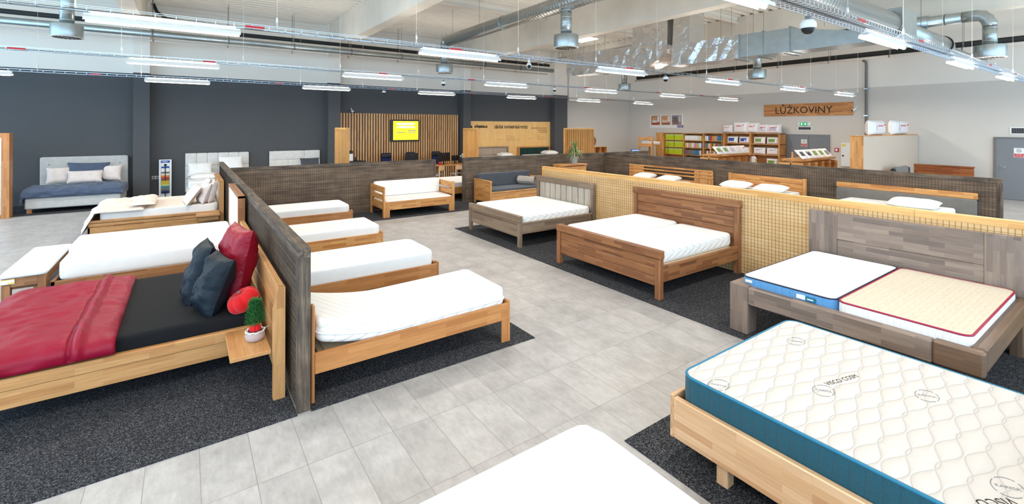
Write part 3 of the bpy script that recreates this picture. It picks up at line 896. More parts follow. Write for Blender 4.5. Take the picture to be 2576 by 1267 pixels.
def bullet_camera(p, rz, label, group='security cameras'):
    t = thing('bullet_camera', label, 'security camera', p, rz, group)
    MB().tube([(0, 0, 0), (.16, 0, -.06)], .045, 14).build('body', M['whitep'], t)
    MB().tube([(.16, 0, -.06), (.175, 0, -.066)], .035, 14).build('lens', M['blackp'], t)
    MB().tube([(.02, 0, .02), (-.03, 0, .1), (-.15, 0, .1)], .02, 8).build('mount', M['whitep'], t)
bullet_camera((5.25, 6.93, 3.6), -2.2, 'white bullet camera below the second tray, right of the first bright lamps')
bullet_camera((5.66, 19.72, 3.06), -1.3, 'white bullet camera on the dark wall above the slats')
bullet_camera((22.85, 7.6, 3.2), 2.6, 'small bullet camera on the right wall beside the lettered sign')
t = thing('drain_hose', 'black bent hose at the top of the back wall', 'hose', (-.9, 19.4, 6.1), 0)
MB().tube([(0, 0, .35), (.1, 0, .1), (.35, -.05, -.1), (.8, -.08, -.14), (1.15, -.08, -.14), (1.25, -.08, -.2), (1.26, -.08, -.45)], .05, 12).build('hose', M['darkpipe'], t)
t = tag(MB().lathe([(.07, 0), (.06, -.03), (.03, -.05)], n=16).build('smoke_detector', M['whitep'], None, (6.6, 11.8, ZD)), 'small round smoke detector on the roof deck', 'smoke detector')

# ------------------------------------------------------------------ mattresses
def mattress(x0, x1, y0, y1, z0, z1, label, mats=None, R=.07, r=.035, bend=None, top=None, pipe=None, piper=.009, nx=24, ny=14, group=None, name='mattress', mid=None):
    L, W, H = x1 - x0, y1 - y0, z1 - z0
    loc = ((x0 + x1) / 2, (y0 + y1) / 2, z0)
    mats = mats or [M['white'], M['white']]
    parts = bool(pipe) or bool(mid)
    t = thing(name, label, 'mattress', loc, 0, group) if parts else None
    mb = pad(L, W, H, R, r, nx, ny, top, bend)
    if not parts:
        o = mb.build(name, mats, None, loc); tag(o, label, 'mattress', group); return o
    mb.build('cover', mats, t)
    if pipe:
        rim(L - r * .5, W - r * .5, H - r * .35, R, piper, bend=bend).build('piping', pipe, t)
    if mid:
        rim(L + .012, W + .012, H * mid, R, .007, bend=bend, seg=40).build('zip_band', M['white2'], t)
    return t

# ------------------------------------------------------------------ single beds right of the near corner post
def slats(t, x0, x1, y0, y1, z, mat=None, n=13):
    mb = MB()
    for k in range(n):
        x = x0 + (x1 - x0) * (k + .5) / n
        mb.box(x - .035, x + .035, y0, y1, z - .02, z)
    mb.box(x0, x1, y0, y0 + .03, z - .05, z - .02).box(x0, x1, y1 - .03, y1, z - .05, z - .02)
    return mb.build('slat_base', mat or M['whiteply'], t)
M['whiteply'] = plain('birch_slat', (226, 204, 170), 0.5)
def single_bed(yc, W, L, wd, label, hz=.86, group='single beds under white mattresses'):
    t = thing('single_bed', label, 'bed', (.905, yc, 0), 0, group)
    h = W / 2
    for s in (-1, 1):
        B((.03, L - .03, s * h, s * (h - .028), .255, .44)).build('side_rail', wd['X'], t)
        B((0, .03, s * h, s * (h - .08), 0, hz), b=.008).build('leg', wd['Z'], t)
        B((L - .03, L, s * (h + .004), s * (h - .09), 0, .465), (L - .11, L - .029, s * h, s * (h - .028), 0, .254), b=.006).build('leg', wd['Z'], t)
    B((.004, .026, -h + .08, h - .08, .4, hz - .04)).build('headboard', wd['Y'], t)
    B((L - .028, L - .004, -h + .09, h - .09, .255, .44)).build('foot_rail', wd['Y'], t)
    slats(t, .05, L - .05, -h + .035, h - .035, .37)
    return t
single_bed(4.815, .95, 2.125, OAK, 'honey wood single bed nearest the camera, next to the corner post, with bent mattress')
def sag(x, y, z):
    # raised adjustable head part, dip, raised foot
    u = x + 1.0
    return (x, y, z + (.13 * max(0, (.75 - u) / .75) ** 1.6 + .025 * (max(0, u - .75) / 1.25) ** 1.2 - .012))
mattress(.96, 2.99, 4.375, 5.26, .385, .60, 'white quilted mattress sagging in the middle on the nearest single bed', [M['quilt'], M['quilt']], bend=sag, mid=.42, nx=50, R=.08, r=.045, pipe=None)
t = thing('bed_lift', 'black and pale wood adjustable base lifting the head of the sagging mattress', 'bed mechanism', (1.0, 4.8, .372), 0)
MB().box(.05, .62, -.36, .36, .0, .014).build('slat_frame', M['whiteply'], t)
MB().tube([(.1, -.37, .015), (.5, -.37, .03), (.62, -.37, .04)], .014, 8).lathe([(.025, 0), (.025, .02)], (.55, -.37, .02), 12).build('hinge', M['blackm'], t)
single_bed(6.67, 1.0, 2.13, OAK, 'honey wood single bed second from the corner post', .8)
mattress(.96, 2.99, 6.21, 7.13, .375, .63, 'white mattress on the second single bed from the corner post', R=.14, r=.05)
single_bed(9.02, 1.0, 2.13, ALDER, 'honey wood single bed third from the corner post', .8)
mattress(.96, 2.99, 8.56, 9.48, .375, .59, 'white mattress on the third single bed from the corner post', R=.06)
single_bed(11.55, 1.0, 2.3, OAK, 'honey wood single bed farthest from the corner post, by the dark partition', .8)
mattress(.96, 3.16, 11.09, 12.01, .375, .6, 'white mattress on the farthest single bed of the row', R=.12, r=.05)

# ------------------------------------------------------------------ double beds at the pale partition (local x from head to foot, rotated half a turn)
# whitewashed slatted bed
def root(name, label, xh, yc, rz=PI, group=None): return thing(name, label, 'bed', (xh, yc, 0), rz, group)
t = root('double_bed', 'grey washed double bed with vertical slat headboard', 7.58, 8.54)
L, h = 2.1, 1.03
for s in (-1, 1):
    B((0, .07, s * h, s * (h - .1), 0, 1.02), b=.006).build('head_post', LIMED['Z'], t)
    B((.1, L - .05, s * (h - .01), s * (h - .04), .27, .47)).build('side_rail', LIMED['X'], t)
    B((.1, L - .05, s * (h - .0), s * (h - .05), .47, .5)).build('side_moulding', LIMED['X'], t)
    B((L - .06, L, s * h, s * (h - .1), 0, .5), b=.006).build('leg', LIMED['Z'], t)
B((0, .075, -h, h, 1.02, 1.16), b=.006).build('top_rail', LIMED['Y'], t)
B((.01, .055, -h + .1, h - .1, .35, .52)).build('lower_rail', LIMED['Y'], t)
for k in range(9):
    w = (2 * h - .2 - .02 * 10) / 9; y = -h + .1 + .02 + k * (w + .02)
    B((.02, .045, y, y + w, .5, 1.03)).build('headboard_slat', PALE['Z'], t)
B((L - .065, L + .005, -h, h, .5, .635), b=.008).build('foot_top_rail', LIMED['Y'], t)
B((L - .045, L - .015, -h + .09, h - .09, .2, .5)).build('foot_panel', LIMED['Y'], t)
B((L - .05, L - .008, -h + .09, h - .09, .44, .47)).build('foot_moulding', UMBER['Y'], t)
slats(t, .1, L - .1, -h + .06, h - .06, .42)
mattress(5.60, 7.50, 7.57, 9.51, .42, .64, 'white mattress on the grey washed slatted bed', [M['white'], M['quilt']], R=.1, r=.05)
# warm brown panelled bed
t = root('double_bed', 'warm brown double bed with planked headboard and footboard', 7.6, 5.25)
L, h = 2.15, 1.11
for s in (-1, 1):
    B((0, .09, s * h, s * (h - .09), 0, 1.1), b=.006).build('head_post', WALNUT['Z'], t)
    B((.09, L - .08, s * (h - .01), s * (h - .045), .24, .43), (.09, L - .08, s * (h - .005), s * (h - .055), .43, .47)).build('side_rail', WALNUT['X'], t)
    B((L - .09, L, s * h, s * (h - .09), 0, .57), b=.006).build('leg', WALNUT['Z'], t)
B((-.005, .1, -h - .01, h + .01, 1.1, 1.215), b=.008).build('top_rail', WALNUT['Y'], t)
for k in range(4):
    B((.025, .06, -h + .09, h - .09, .42 + k * .17, .585 + k * .17), b=.006).build('headboard_plank', WALNUT['Y'], t)
B((L - .1, L + .005, -h - .01, h + .01, .57, .69), b=.01).build('foot_top_rail', WALNUT['Y'], t)
for k in range(3):
    B((L - .06, L - .02, -h + .09, h - .09, .18 + k * .13, .307 + k * .13), b=.006).build('footboard_plank', WALNUT['Y'], t)
slats(t, .1, L - .1, -h + .06, h - .06, .43)
for s, nm in ((1, 'far'), (-1, 'near')):
    y0, y1 = (5.27, 6.27) if s == 1 else (4.24, 5.24)
    mattress(5.57, 7.5, y0, y1, .45, .68 + .01 * s, 'white mattress on the %s half of the warm brown bed' % ('left' if s == 1 else 'right, rail side'), [M['white'], M['quilt']], R=.09, r=.05)
t = thing('under_mattress_board', 'thin white slatted edge showing under the right mattress of the brown bed', 'slat frame', (6.55, 5.25, .43), 0)
B((-.9, .9, -1.03, 1.03, 0, .02)).build('board', M['whiteply'], t)
# weathered grey stave bed
t = root('double_bed', 'weathered grey stave wood double bed with one blue edged and one cream mattress', 7.6, 1.99)
L, h = 2.2, 1.1
for s in (-1, 1):
    B((0, .07, s * h, s * (h - .36), .0, 1.24), b=.006).build('head_post', GREYW['Z'], t)
B((.006, .062, -h + .36, h - .36, .86, 1.235), b=.004).build('headboard_plank', GREYW['Y'], t)
B((.006, .055, -h + .36, h - .36, .3, .857), b=.004).build('headboard_plank', GREYW['Y'], t)
B((L - .22, L, -h, -h + .22, .0, .575), b=.012).build('leg', GREYW['Z'], t)
B((L - .1, L - .0, -h + .22, h - .335, .36, .565), b=.014).build('foot_rail', GREYW['Y'], t)
B((L - .1, L - .0, h - .333, h, .36, .575), b=.018).build('foot_rail', UMBER['Y'], t)
B((.07, L - .1, h, h - .1, .38, .585), b=.014).build('side_rail', UMBER['X'], t)
B((.07, L - .22, -h, -h + .1, .38, .575), b=.012).build('side_rail', GREYW['X'], t)
B((.2, .34, h - .12, h - .02, 0, .38), b=.004).build('leg', UMBER['Z'], t)
slats(t, .1, L - .1, -h + .1, h - .1, .46)
mx = dict(nx=30, ny=16)
tb = mattress(5.505, 7.47, 2.01, 3.0, .47, .66, 'white topped mattress with blue side and navy piping', [M['white'], M['blue']], R=.08, r=.02, pipe=M['navy'], **mx)
MB().box(-.996, -.988, .36, .44, .125, .155, b=.002).build('side_label', M['whitep'], tb)
MB().box(-.998, -.988, -.22, -.13, .105, .15).build('side_label', M['whitep'], tb)
lab = MB().box(-1.002, -.988, -.32, -.22, .10, .15, b=.003).build('side_label', M['tealpipe'], tb); lab['label'] = 'sky blue woven label'
MB().box(-1.004, -1.001, -.30, -.24, .118, .13).build('label_print', M['whitep'], lab)
mattress(5.505, 7.47, .985, 1.995, .47, .66, 'cream quilted mattress with wine red piping', [M['creamq'], M['whiteside']], R=.08, r=.02, pipe=M['wine'], piper=.01, **mx)
# beech bed with the teal mattress, feet towards the aisle (local x -> world +y)
t = thing('double_bed', 'pale beech double bed at the lower right, under the teal edged mattress', 'bed', (3.84, .0, 0), PI / 2)
L, h = 2.14, .9
for s in (-1, 1):
    B((.03, L - .03, s * h, s * (h - .045), .165, .46), b=.006).build('side_rail', BEECH['X'], t)
    B((L - .42, L - .34, s * (h - .05), s * (h - .13), 0, .30), b=.003).build('leg', BEECH['Z'], t)
    B((.34, .42, s * (h - .05), s * (h - .13), 0, .30), b=.003).build('leg', BEECH['Z'], t)
B((L - .03, L, -h, h, .16, .475), b=.006).build('foot_board', BEECH['Y'], t)
B((0, .03, -h, h, .16, .9), b=.006).build('headboard', BEECH['Y'], t)
slats(t, .05, L - .05, -h + .05, h - .05, .38)
tm = mattress(2.99, 4.68, .06, 2.09, .385, .635, 'off white braided quilt mattress with teal side and piping', [M['vquilt'], M['teal']], R=.1, r=.022, pipe=M['tealpipe'], piper=.011, nx=40, ny=40)
# printed rings and words on the quilted cover
def ring_print(x, y, rx, ry, words, rz, s=.03):
    pts = [(x + rx * math.cos(a), y + ry * math.sin(a), .2515) for a in [2 * PI * k / 28 for k in range(29)]]
    mb = MB()
    for k in range(28):
        if k % 7 == 5: continue
        mb.tube([pts[k], pts[k + 1]], .0016, 4, caps=False)
    mb.build('printed_ring', M['ink_g'], tm)
    text(tm, words, s, (x, y, .2505), (0, 0, rz), M['ink_g'], name='printed_word', depth=.0006)
for (u, v, w) in ((1808, 968, 'KARMA'), (2072, 982, 'KARMA'), (2332, 995, 'KARMA'), (2003, 858, 'KARMA'), (2535, 1225, 'KARMA')):
    p = atz(u, v, .636); ring_print(p.x - 3.835, p.y - 1.075, .085, .06, w, -1.0)
p = atz(2118, 955, .636); text(tm, 'VISCO COSM', .055, (p.x - 3.835, p.y - 1.075, .2505), (0, 0, -.25), M['ink'], name='printed_word', depth=.0006)
p = atz(2505, 1262, .636); text(tm, 'VISCO', .07, (p.x - 3.835, p.y - 1.075, .2505), (0, 0, 2.6), M['ink'], name='printed_word', depth=.0006)
# plain bed at the lower edge of the picture
t = thing('double_bed', 'wooden bed base hidden under the plain white mattress at the lower edge', 'bed', (1.2, .0, 0), PI / 2)
L, h = 2.1, .84
for s in (-1, 1):
    B((.0, L, s * h, s * (h - .03), .2, .42)).build('side_rail', BEECH['X'], t)
    B((L - .1, L - .02, s * (h - .03), s * (h - .1), 0, .3)).build('leg', BEECH['Z'], t)
    B((.02, .1, s * (h - .03), s * (h - .1), 0, .3)).build('leg', BEECH['Z'], t)
B((L - .03, L, -h + .03, h - .03, .2, .42)).build('foot_rail', BEECH['Y'], t)
slats(t, .05, L - .05, -h + .04, h - .04, .4)
mattress(.35, 2.07, .05, 2.12, .405, .62, 'plain white mattress in the foreground at the lower edge', R=.12, r=.04)

# ------------------------------------------------------------------ left of the corner partition
# bed with crimson duvet: head at x .70
t = thing('double_bed', 'honey oak double bed with wide planked headboard and bedside shelf, crimson duvet on it', 'bed', (.735, 6.37, 0), PI)
h = 1.04; L = 2.25; hb = 1.79
for k in range(4):
    B((.03, .055, -hb + .07, hb - .07, .16 + k * .2, .352 + k * .2), b=.006).build('headboard_plank', HOAK['Y'], t)
B((.0, .03, -hb + .07, hb - .07, .9, 1.0), (.03, .06, -hb + .07, hb - .07, .957, 1.0), b=.004).build('headboard_rail', HOAK['Y'], t)
for s in (-1, 1):
    # post with a tapering front edge
    mb = MB().prism([(-.0, 0), (-.0, 1.0), (.055, 1.0), (.095, .8), (.095, 0)], 0, .07, 0)
    mb.v = [(b, a, c) for a, b, c in mb.v]; mb.f = [q[::-1] for q in mb.f]
    y0 = hb - .07 if s == 1 else -hb
    mb.xf(Matrix.Translation((0, y0, 0))).build('head_post', HOAK['Z'], t)
    B((.095, L, s * h, s * (h - .04), .18, .33), (.095, L, s * (h + .012), s * (h - .05), .33, .43), b=.006).build('side_rail', HOAK['X'], t)
    B((L - .6, L - .5, s * (h - .6), s * (h - .7), 0, .3)).build('leg', HOAK['Z'], t)
    B((.1, .42, s * (h + .02), s * (h + .66), .39, .425), b=.004).build('bedside_shelf', HOAK['Y'], t)
B((L - .04, L, -h, h, .18, .43)).build('foot_board', HOAK['Y'], t)
slats(t, .12, L - .1, -h + .05, h - .05, .33)
mattress(-1.48, .62, 5.39, 7.35, .335, .555, 'black sheeted mattress on the honey oak bed', [M['black'], M['black']], R=.08, r=.045)
def foldband(a, b):
    return .045 * math.exp(-((a - .80) / .028) ** 2) - .03 * math.exp(-((a - .755) / .012) ** 2)
o = drape(-1.72, -.50, 5.22, 7.48, (-1.5, .64, 5.36, 7.36), .56, .075, wr=.03, ws=3.2, seed=5.1, n=90, m=90, puff=.6, fold=foldband)
tag(o.build('duvet', M['red']), 'crimson satin duvet folded back over the black sheet', 'duvet')
def cushion(L, W, T, mat, loc, rot, label, seed, group=None, wr=.014, name='pillow', n=26, cat='pillow', ws=7.0, pinch=.07):
    mb = pillow(L, W, T, seed, wr, n, pinch, ws)
    mb.v = [(x, y, z - T / 2) for x, y, z in mb.v]
    o = mb.build(name, mat); o.location = loc; o.rotation_euler = rot
    return tag(o, label, cat, group)
cushion(.80, .62, .30, M['darkred'], (.46, 5.98, .93), (0.08, -1.38, .12), 'large crimson pillow standing against the honey oak headboard', 3, wr=.03)
cushion(.60, .42, .25, M['petrol'], (.24, 5.66, .82), (0.28, -1.22, .05), 'dark petrol pillow leaning in front of the crimson one', 8, wr=.03)
cushion(.66, .46, .22, M['petrol'], (.12, 6.14, .84), (0.12, -1.25, -.05), 'dark petrol pillow behind the other petrol pillow', 11, wr=.03)
# pumpkin cushion
mb = MB()
def pk(a, b):
    th, ph = 2 * PI * a, PI * b
    r = .155 * (1 - .13 * abs(math.cos(4 * th)) ** 6) * math.sin(ph) ** .8
    return (r * math.cos(th), r * math.sin(th), -.105 * math.cos(ph) * (1 - .35 * math.exp(-(math.sin(ph) / .3) ** 2)))
mb.grid(pk, 64, 20)
t = thing('pumpkin_cushion', 'bright red pumpkin shaped cushion on the black sheet beside the headboard', 'cushion', (.485, 5.45, .665), 0)
o = mb.build('cushion_body', M['bright'], t); o.rotation_euler = (0, -.5, 0)
MB().lathe([(.006, 0), (.018, .012), (.014, .02), (.002, .024)], (-.04, 0, .075), 12).build('button', M['c_gr'], t)
# potted conifer on the shelf
t = thing('potted_conifer', 'little conifer in a knitted pot with red wrapping on the bedside shelf', 'potted plant', (.54, 4.98, .425), 0)
MB().lathe([(.05, 0), (.075, .01), (.085, .045), (.078, .08), (.07, .095), (.062, .09)], n=24, cap=False).lathe([(.0005, .002), (.05, .002)], n=24, cap=False).build('pot', M['knit'], t)
mb = MB().tube([(.08 * math.cos(a), .08 * math.sin(a), .088 + .006 * math.sin(a * 9)) for a in [2 * PI * k / 40 for k in range(40)]], .006, 6, closed=True)
mb.tube([(.08, 0, .09), (.12, .02, .1), (.11, .03, .06)], .003, 5).build('cord', M['whitep'], t)
mb = MB().grid(lambda a, b: ((.052 + .005 * math.sin(9 * 2 * PI * a)) * math.sin(PI * b) ** .7 * (1.15 - .5 * b) * math.cos(2 * PI * a), (.052 + .005 * math.sin(9 * 2 * PI * a)) * math.sin(PI * b) ** .7 * (1.15 - .5 * b) * math.sin(2 * PI * a), .115 - .04 * math.cos(PI * b)), 60, 10)
mb.build('wrapping', M['bright'], t)
mb = MB(); rr = random.Random(2)
mb.tube([(0, 0, .13), (0, 0, .33)], .008, 6)
for k in range(900):
    z = .14 + .22 * rr.random() ** .9; a = rr.uniform(0, 2 * PI); R0 = .085 * (1 - ((z - .14) / .27) ** 1.6) + .012
    l = .05 * rr.uniform(.6, 1.2); d = Vector((math.cos(a), math.sin(a), 1.3)).normalized()
    q0 = R0 * rr.random() ** .5 * .75; b0 = Vector((math.cos(a) * q0, math.sin(a) * q0, z)); e = b0 + d * l
    s = d.cross(Vector((0, 0, 1))).normalized() * .005
    mb.add([b0, b0.lerp(e, .5) + s, e, b0.lerp(e, .5) - s, b0.lerp(e, .5) + Vector((0, 0, .006))], [(0, 1, 4), (1, 2, 4), (2, 3, 4), (3, 0, 4), (0, 3, 2, 1)])
mb.build('foliage', M['conifer'], t)
# white bed with brown rail, and the padded bench at its foot
t = thing('double_bed', 'brown oak double bed with white padded headboard, white mattresses and a bench at its foot', 'bed', (.745, 9.1, 0), PI)
h = .96; L = 2.14
WL = wood3('mid_brown_oak', [(136, 92, 56), (158, 108, 68), (176, 124, 80), (146, 98, 60)], stave=.05, length=.45)
for s in (-1, 1):
    B((.0, .1, s * h, s * (h - .04), 0, 1.37), b=.005).build('head_post', WL['Z'], t)
    B((.1, L, s * h, s * (h - .035), .2, .46)).build('side_rail', WL['X'], t)
    B((L - .04, L, s * h, s * (h - .08), 0, .47)).build('leg', WL['Z'], t)
B((.0, .1, -h, h, 1.33, 1.37), b=.005).build('headboard_cap', WL['Y'], t)
B((.03, .09, -h + .04, h - .04, .3, 1.33), b=.02).build('headboard_pad', M['white'], t)
B((L - .035, L, -h + .08, h - .08, .2, .46)).build('foot_board', WL['Y'], t)
slats(t, .12, L - .1, -h + .05, h - .05, .44)
mattress(-1.33, .63, 8.19, 9.08, .445, .69, 'white mattress on the near half of the brown oak bed')
mattress(-1.38, .63, 9.10, 9.98, .445, .70, 'white mattress on the far half of the brown oak bed')
t = thing('bench', 'brown wooden bench with white pad at the foot of the brown oak bed', 'bench', (-1.655, 9.04, 0), 0)
for sx in (-1, 1):
    for sy in (-1, 1):
        B((sx * .2, sx * .12, sy * .78, sy * .70, 0, .54), b=.004).build('leg', WL['Z'], t)
for sy in (-1, 1):
    B((-.12, .12, sy * .775, sy * .73, .43, .54)).build('rail', WL['X'], t); B((-.2, .2, sy * .6, sy * .56, .36, .44)).build('stretcher', WL['X'], t)
for sx in (-1, 1): B((sx * .195, sx * .15, -.7, .7, .43, .54)).build('rail', WL['Y'], t)
B((-.19, .19, -.77, .77, .535, .545)).build('seat_board', WL['Y'], t)
pad(.42, 1.6, .06, .03, .015, 8, 24).xf(Matrix.Translation((0, 0, .545))).build('seat_pad', [M['white'], M['white']], t)
MB().box(-.205, -.08, -.788, -.782, .475, .535).build('price_card', M['whitep'], t)
MB().box(-.14, -.08, -.7885, -.788, .48, .495).box(-.2, -.08, -.7885, -.788, .525, .533).build('card_print', M['yellow'], t)
# cream dressed bed
t = thing('double_bed', 'honey oak double bed with stacked rails and beige bedding behind the white bed', 'bed', (.745, 14.0, 0), PI)
h = 1.0; L = 2.42
B((.0, .12, -h, h, 1.09, 1.13), b=.005).build('headboard_shelf', HOAK['Y'], t)
B((.02, .06, -h + .03, h - .03, .2, 1.09)).build('headboard', M['white'], t)
for s in (-1, 1):
    B((.0, .1, s * h, s * (h - .04), 0, 1.09)).build('head_post', HOAK['Z'], t)
    B((.1, L, s * h, s * (h - .04), .16, .29), (.1, L - .02, s * (h - .005), s * (h - .04), .3, .37), (.1, L, s * (h + .01), s * (h - .06), .38, .43), b=.005).build('side_rail', HOAK['X'], t)
    B((L - .12, L - .02, s * (h - .05), s * (h - .15), 0, .2)).build('leg', HOAK['Z'], t)
    B((.1, .55, s * (h + .02), s * (h + .4), .37, .41), b=.004).build('bedside_shelf', HOAK['X'], t)
    B((.12, .5, s * (h + .05), s * (h + .35), .27, .37), b=.004).build('drawer_box', HOAK['X'], t)
B((L - .04, L, -h, h, .16, .29), (L - .04, L - .005, -h + .01, h - .01, .3, .43), b=.005).build('foot_board', HOAK['Y'], t)
slats(t, .12, L - .1, -h + .06, h - .06, .38)
mattress(-1.5, .62, 13.06, 14.94, .385, .60, 'cream sheeted mattress on the honey oak bed with stacked rails', [M['beige'], M['white']])
o = drape(-2.0, -.75, 12.95, 14.95, (-1.52, .64, 13.0, 15.0), .605, .06, wr=.04, ws=3.5, seed=2.2, n=60, m=60, flare=.5)
tag(o.build('duvet', M['beige']), 'beige duvet hanging off the foot of the cream bed', 'duvet')
o = drape(-1.0, -.55, 13.0, 14.4, (-1.52, .64, 12.6, 15.2), .69, .07, wr=.035, ws=4.5, seed=7.7, n=30, m=50)
tag(o.build('duvet', M['beige']), 'folded back end of the beige duvet, a rolled heap', 'duvet')
cushion(.5, .75, .16, M['beige'], (.12, 13.35, .80), (.0, -.95, .1), 'flat beige pillow leaning leftmost on the cream bed', 21, wr=.01)
cushion(.5, .5, .2, M['pinkwhite'], (.36, 13.3, .83), (0, -1.2, .2), 'plump pale cushion in the middle of three on the cream bed', 22)
cushion(.5, .5, .18, M['pinkwhite'], (.52, 13.35, .84), (0, -1.35, -.1), 'pale cushion nearest the headboard on the cream bed', 23)
cushion(.5, .7, .18, M['pinkwhite'], (.42, 14.2, .86), (0, -1.2, 0), 'pale pillow standing at the back of the cream bed', 24)

# ------------------------------------------------------------------ beds along the anthracite wall
def uph_bed(x0, x1, ytop, label, mat, hz, foot_y, head, z_box=.42, legs=True):
    W = x1 - x0
    t = thing('upholstered_bed', label, 'bed', ((x0 + x1) / 2, ytop, 0), -PI / 2)
    # local x runs to world -y, local y runs to world x
    L = ytop - foot_y; h = W / 2
    head(t, h)
    B((.12, L, -h + .03, h - .03, .12, z_box), b=.025).build('box_base', mat, t)
    for s in (-1, 1):
        B((L - .14, L - .04, s * (h - .06), s * (h - .16), 0, .12), b=.003).build('leg', OAK['Z'], t)
        B((.2, .3, s * (h - .06), s * (h - .16), 0, .12), b=.003).build('leg', OAK['Z'], t)
    return t
def head_buttons(t, h):
    pad(2 * h, 1.18, .12, .04, .03, 30, 20).xf(Matrix.Translation((.02, 0, .86)) @ Matrix.Rotation(PI / 2, 4, 'Z') @ Matrix.Rotation(PI / 2, 4, 'X') @ Matrix.Rotation(0, 4, 'Z')).build('headboard', [M['greyfab'], M['greyfab']], t)
    for r in range(2):
        for k in range(5):
            MB().lathe([(.02, 0), (.016, .012), (.0005, .016)], n=10).xf(Matrix.Translation((.135, -h + h * 2 * (k + .5) / 5, 1.22 - .25 * r)) @ Matrix.Rotation(PI / 2, 4, 'Y')).build('button', M['greyfab2'], t)
uph_bed(-3.62, -1.55, 19.83, 'light grey buttoned bed at the far left under a dusk blue duvet', M['greyfab'], 1.45, 17.95, head_buttons)
mattress(-3.52, -1.62, 18.0, 19.66, .42, .62, 'light grey mattress on the buttoned bed', [M['greyfab'], M['greyfab']])
o = drape(-3.95, -1.35, 17.75, 19.0, (-3.55, -1.6, 17.98, 19.7), .625, .07, wr=.05, ws=3.6, seed=4.4, n=90, m=50)
tag(o.build('duvet', M['duskblue']), 'dusk blue crumpled duvet on the buttoned bed', 'duvet')
cushion(.55, .5, .2, M['pinkwhite'], (-3.14, 19.35, .92), (1.15, 0, .15), 'pale square cushion on the left of the dusk blue bed', 31)
cushion(.55, .5, .2, M['pinkwhite'], (-1.96, 19.38, .93), (1.15, 0, -.1), 'pale square cushion on the right of the dusk blue bed', 32)
cushion(1.0, .62, .2, M['duskblue'], (-2.48, 19.4, .98), (1.2, .03, 0), 'large dusk blue pillow behind the white one', 33)
cushion(.82, .4, .18, M['pinkwhite'], (-2.52, 19.12, .86), (1.1, 0, 0), 'long pale pillow in front of the dusk blue pillow', 34, wr=.006)
def head_panels(cols, rows, mat, bricks=False):
    def f(t, h):
        B((.01, .03, -h, h, .1, 1.45)).build('headboard_back', mat, t)
        H0, H1 = .1, 1.46
        for r in range(rows):
            z0, z1 = H0 + (H1 - H0) * r / rows, H0 + (H1 - H0) * (r + 1) / rows
            if bricks:
                ks = [(-h, -h + 2 * h * .36), (-h + 2 * h * .36, h)] if r % 2 == 0 else [(-h, -h + 2 * h * .68), (-h + 2 * h * .68, h)]
            else: ks = [(-h + 2 * h * c / cols, -h + 2 * h * (c + 1) / cols) for c in range(cols)]
            for a, b2 in ks:
                pad(b2 - a - .006, z1 - z0 - .006, .05, .02, .015, 6, 6, top=lambda x, y: .012).xf(Matrix.Translation((.03, (a + b2) / 2, (z0 + z1) / 2)) @ Matrix.Rotation(PI / 2, 4, 'Z') @ Matrix.Rotation(PI / 2, 4, 'X')).build('headboard_panel', [mat, mat], t)
    return f
uph_bed(-.02, 1.92, 19.83, 'cream bed with tall square panelled headboard beside the sample stand', M['creamleather'], 1.45, 17.8, head_panels(6, 3, M['creamleather']))
mattress(.06, 1.84, 17.85, 19.64, .42, .64, 'white mattress on the cream panelled bed')
cushion(.7, .5, .18, M['white'], (.4, 19.3, .93), (1.0, 0, 0), 'white pillow on the cream panelled bed', 41)
cushion(.75, .5, .18, M['white'], (1.32, 19.35, 1.1), (1.25, 0, 0), 'white pillow propped high on the cream panelled bed', 42)
cushion(.8, .5, .18, M['white'], (.5, 18.8, .73), (.1, 0, 0), 'white pillow lying flat on the cream panelled bed', 43)
uph_bed(2.6, 4.42, 19.83, 'cream bed with brick panelled headboard left of the slat wall', M['creamleather'], 1.45, 17.8, head_panels(2, 4, M['creamleather'], True))
mattress(2.68, 4.34, 17.85, 19.64, .42, .64, 'white mattress on the brick panelled bed')
cushion(.7, .45, .16, M['charcoal'], (3.95, 19.3, .98), (1.1, 0, 0), 'dark grey pillow on the brick panelled bed', 44)
# oak framed mirror at the left edge
t = thing('framed_mirror', 'tall oak framed standing mirror at the left edge of the picture', 'mirror', (-5.2, 17.45, 0), 0)
for q, nm in (((0, .15, .0, .3, 0, 2.22), 'Z'), ((1.28, 1.43, .0, .3, 0, 2.22), 'Z'), ((.15, 1.28, .0, .3, 2.1, 2.22), 'X'), ((.15, 1.28, 0, .3, 0, .1), 'X')): B(q, b=.004).build('frame', OAK[nm], t)
B((.15, 1.28, .02, .04, .1, 2.1)).build('glass', M['mirror'], t)
# fabric sample stand
t = thing('sample_stand', 'narrow white stand with a fan of coloured fabric samples', 'display stand', (-.57, 19.7, 0), 0)
mb = MB().box(-.17, .17, -.05, .0, 0, 1.27).box(-.17, -.13, -.09, -.05, 0, 1.27).box(.13, .17, -.09, -.05, 0, 1.27)
mb.build('panel', M['whitep'], t)
MB().box(-.12, .12, -.056, -.05, 1.16, 1.24).build('blue_header', M['bluelabel'], t); MB().box(-.11, .11, -.058, -.05, .96, 1.04).build('blue_header', M['bluelabel'], t)
MB().box(-.08, .06, -.06, -.056, 1.19, 1.21).lathe([(.014, -.002), (.014, .002)], (-.085, -.058, 1.2), 12).build('header_print', M['whitep'], t)
MB().box(-.012, .012, -.1, -.085, .0, 1.12).box(-.035, .035, -.1, -.08, 1.06, 1.12).build('pole', M['blackm'], t)
for k, c in enumerate(('c_wh', 'c_wh', 'c_gr', 'c_cr', 'c_or', 'c_red', 'c_br', 'c_mu', 'c_mu', 'c_li', 'c_te', 'c_gr', 'c_sl', 'navyf')):
    MB().box(-.11, .11, -.08 - .003 * k, -.06, .92 - .06 * k, .98 - .06 * k, b=.004).build('fabric_swatch', M[c], t)
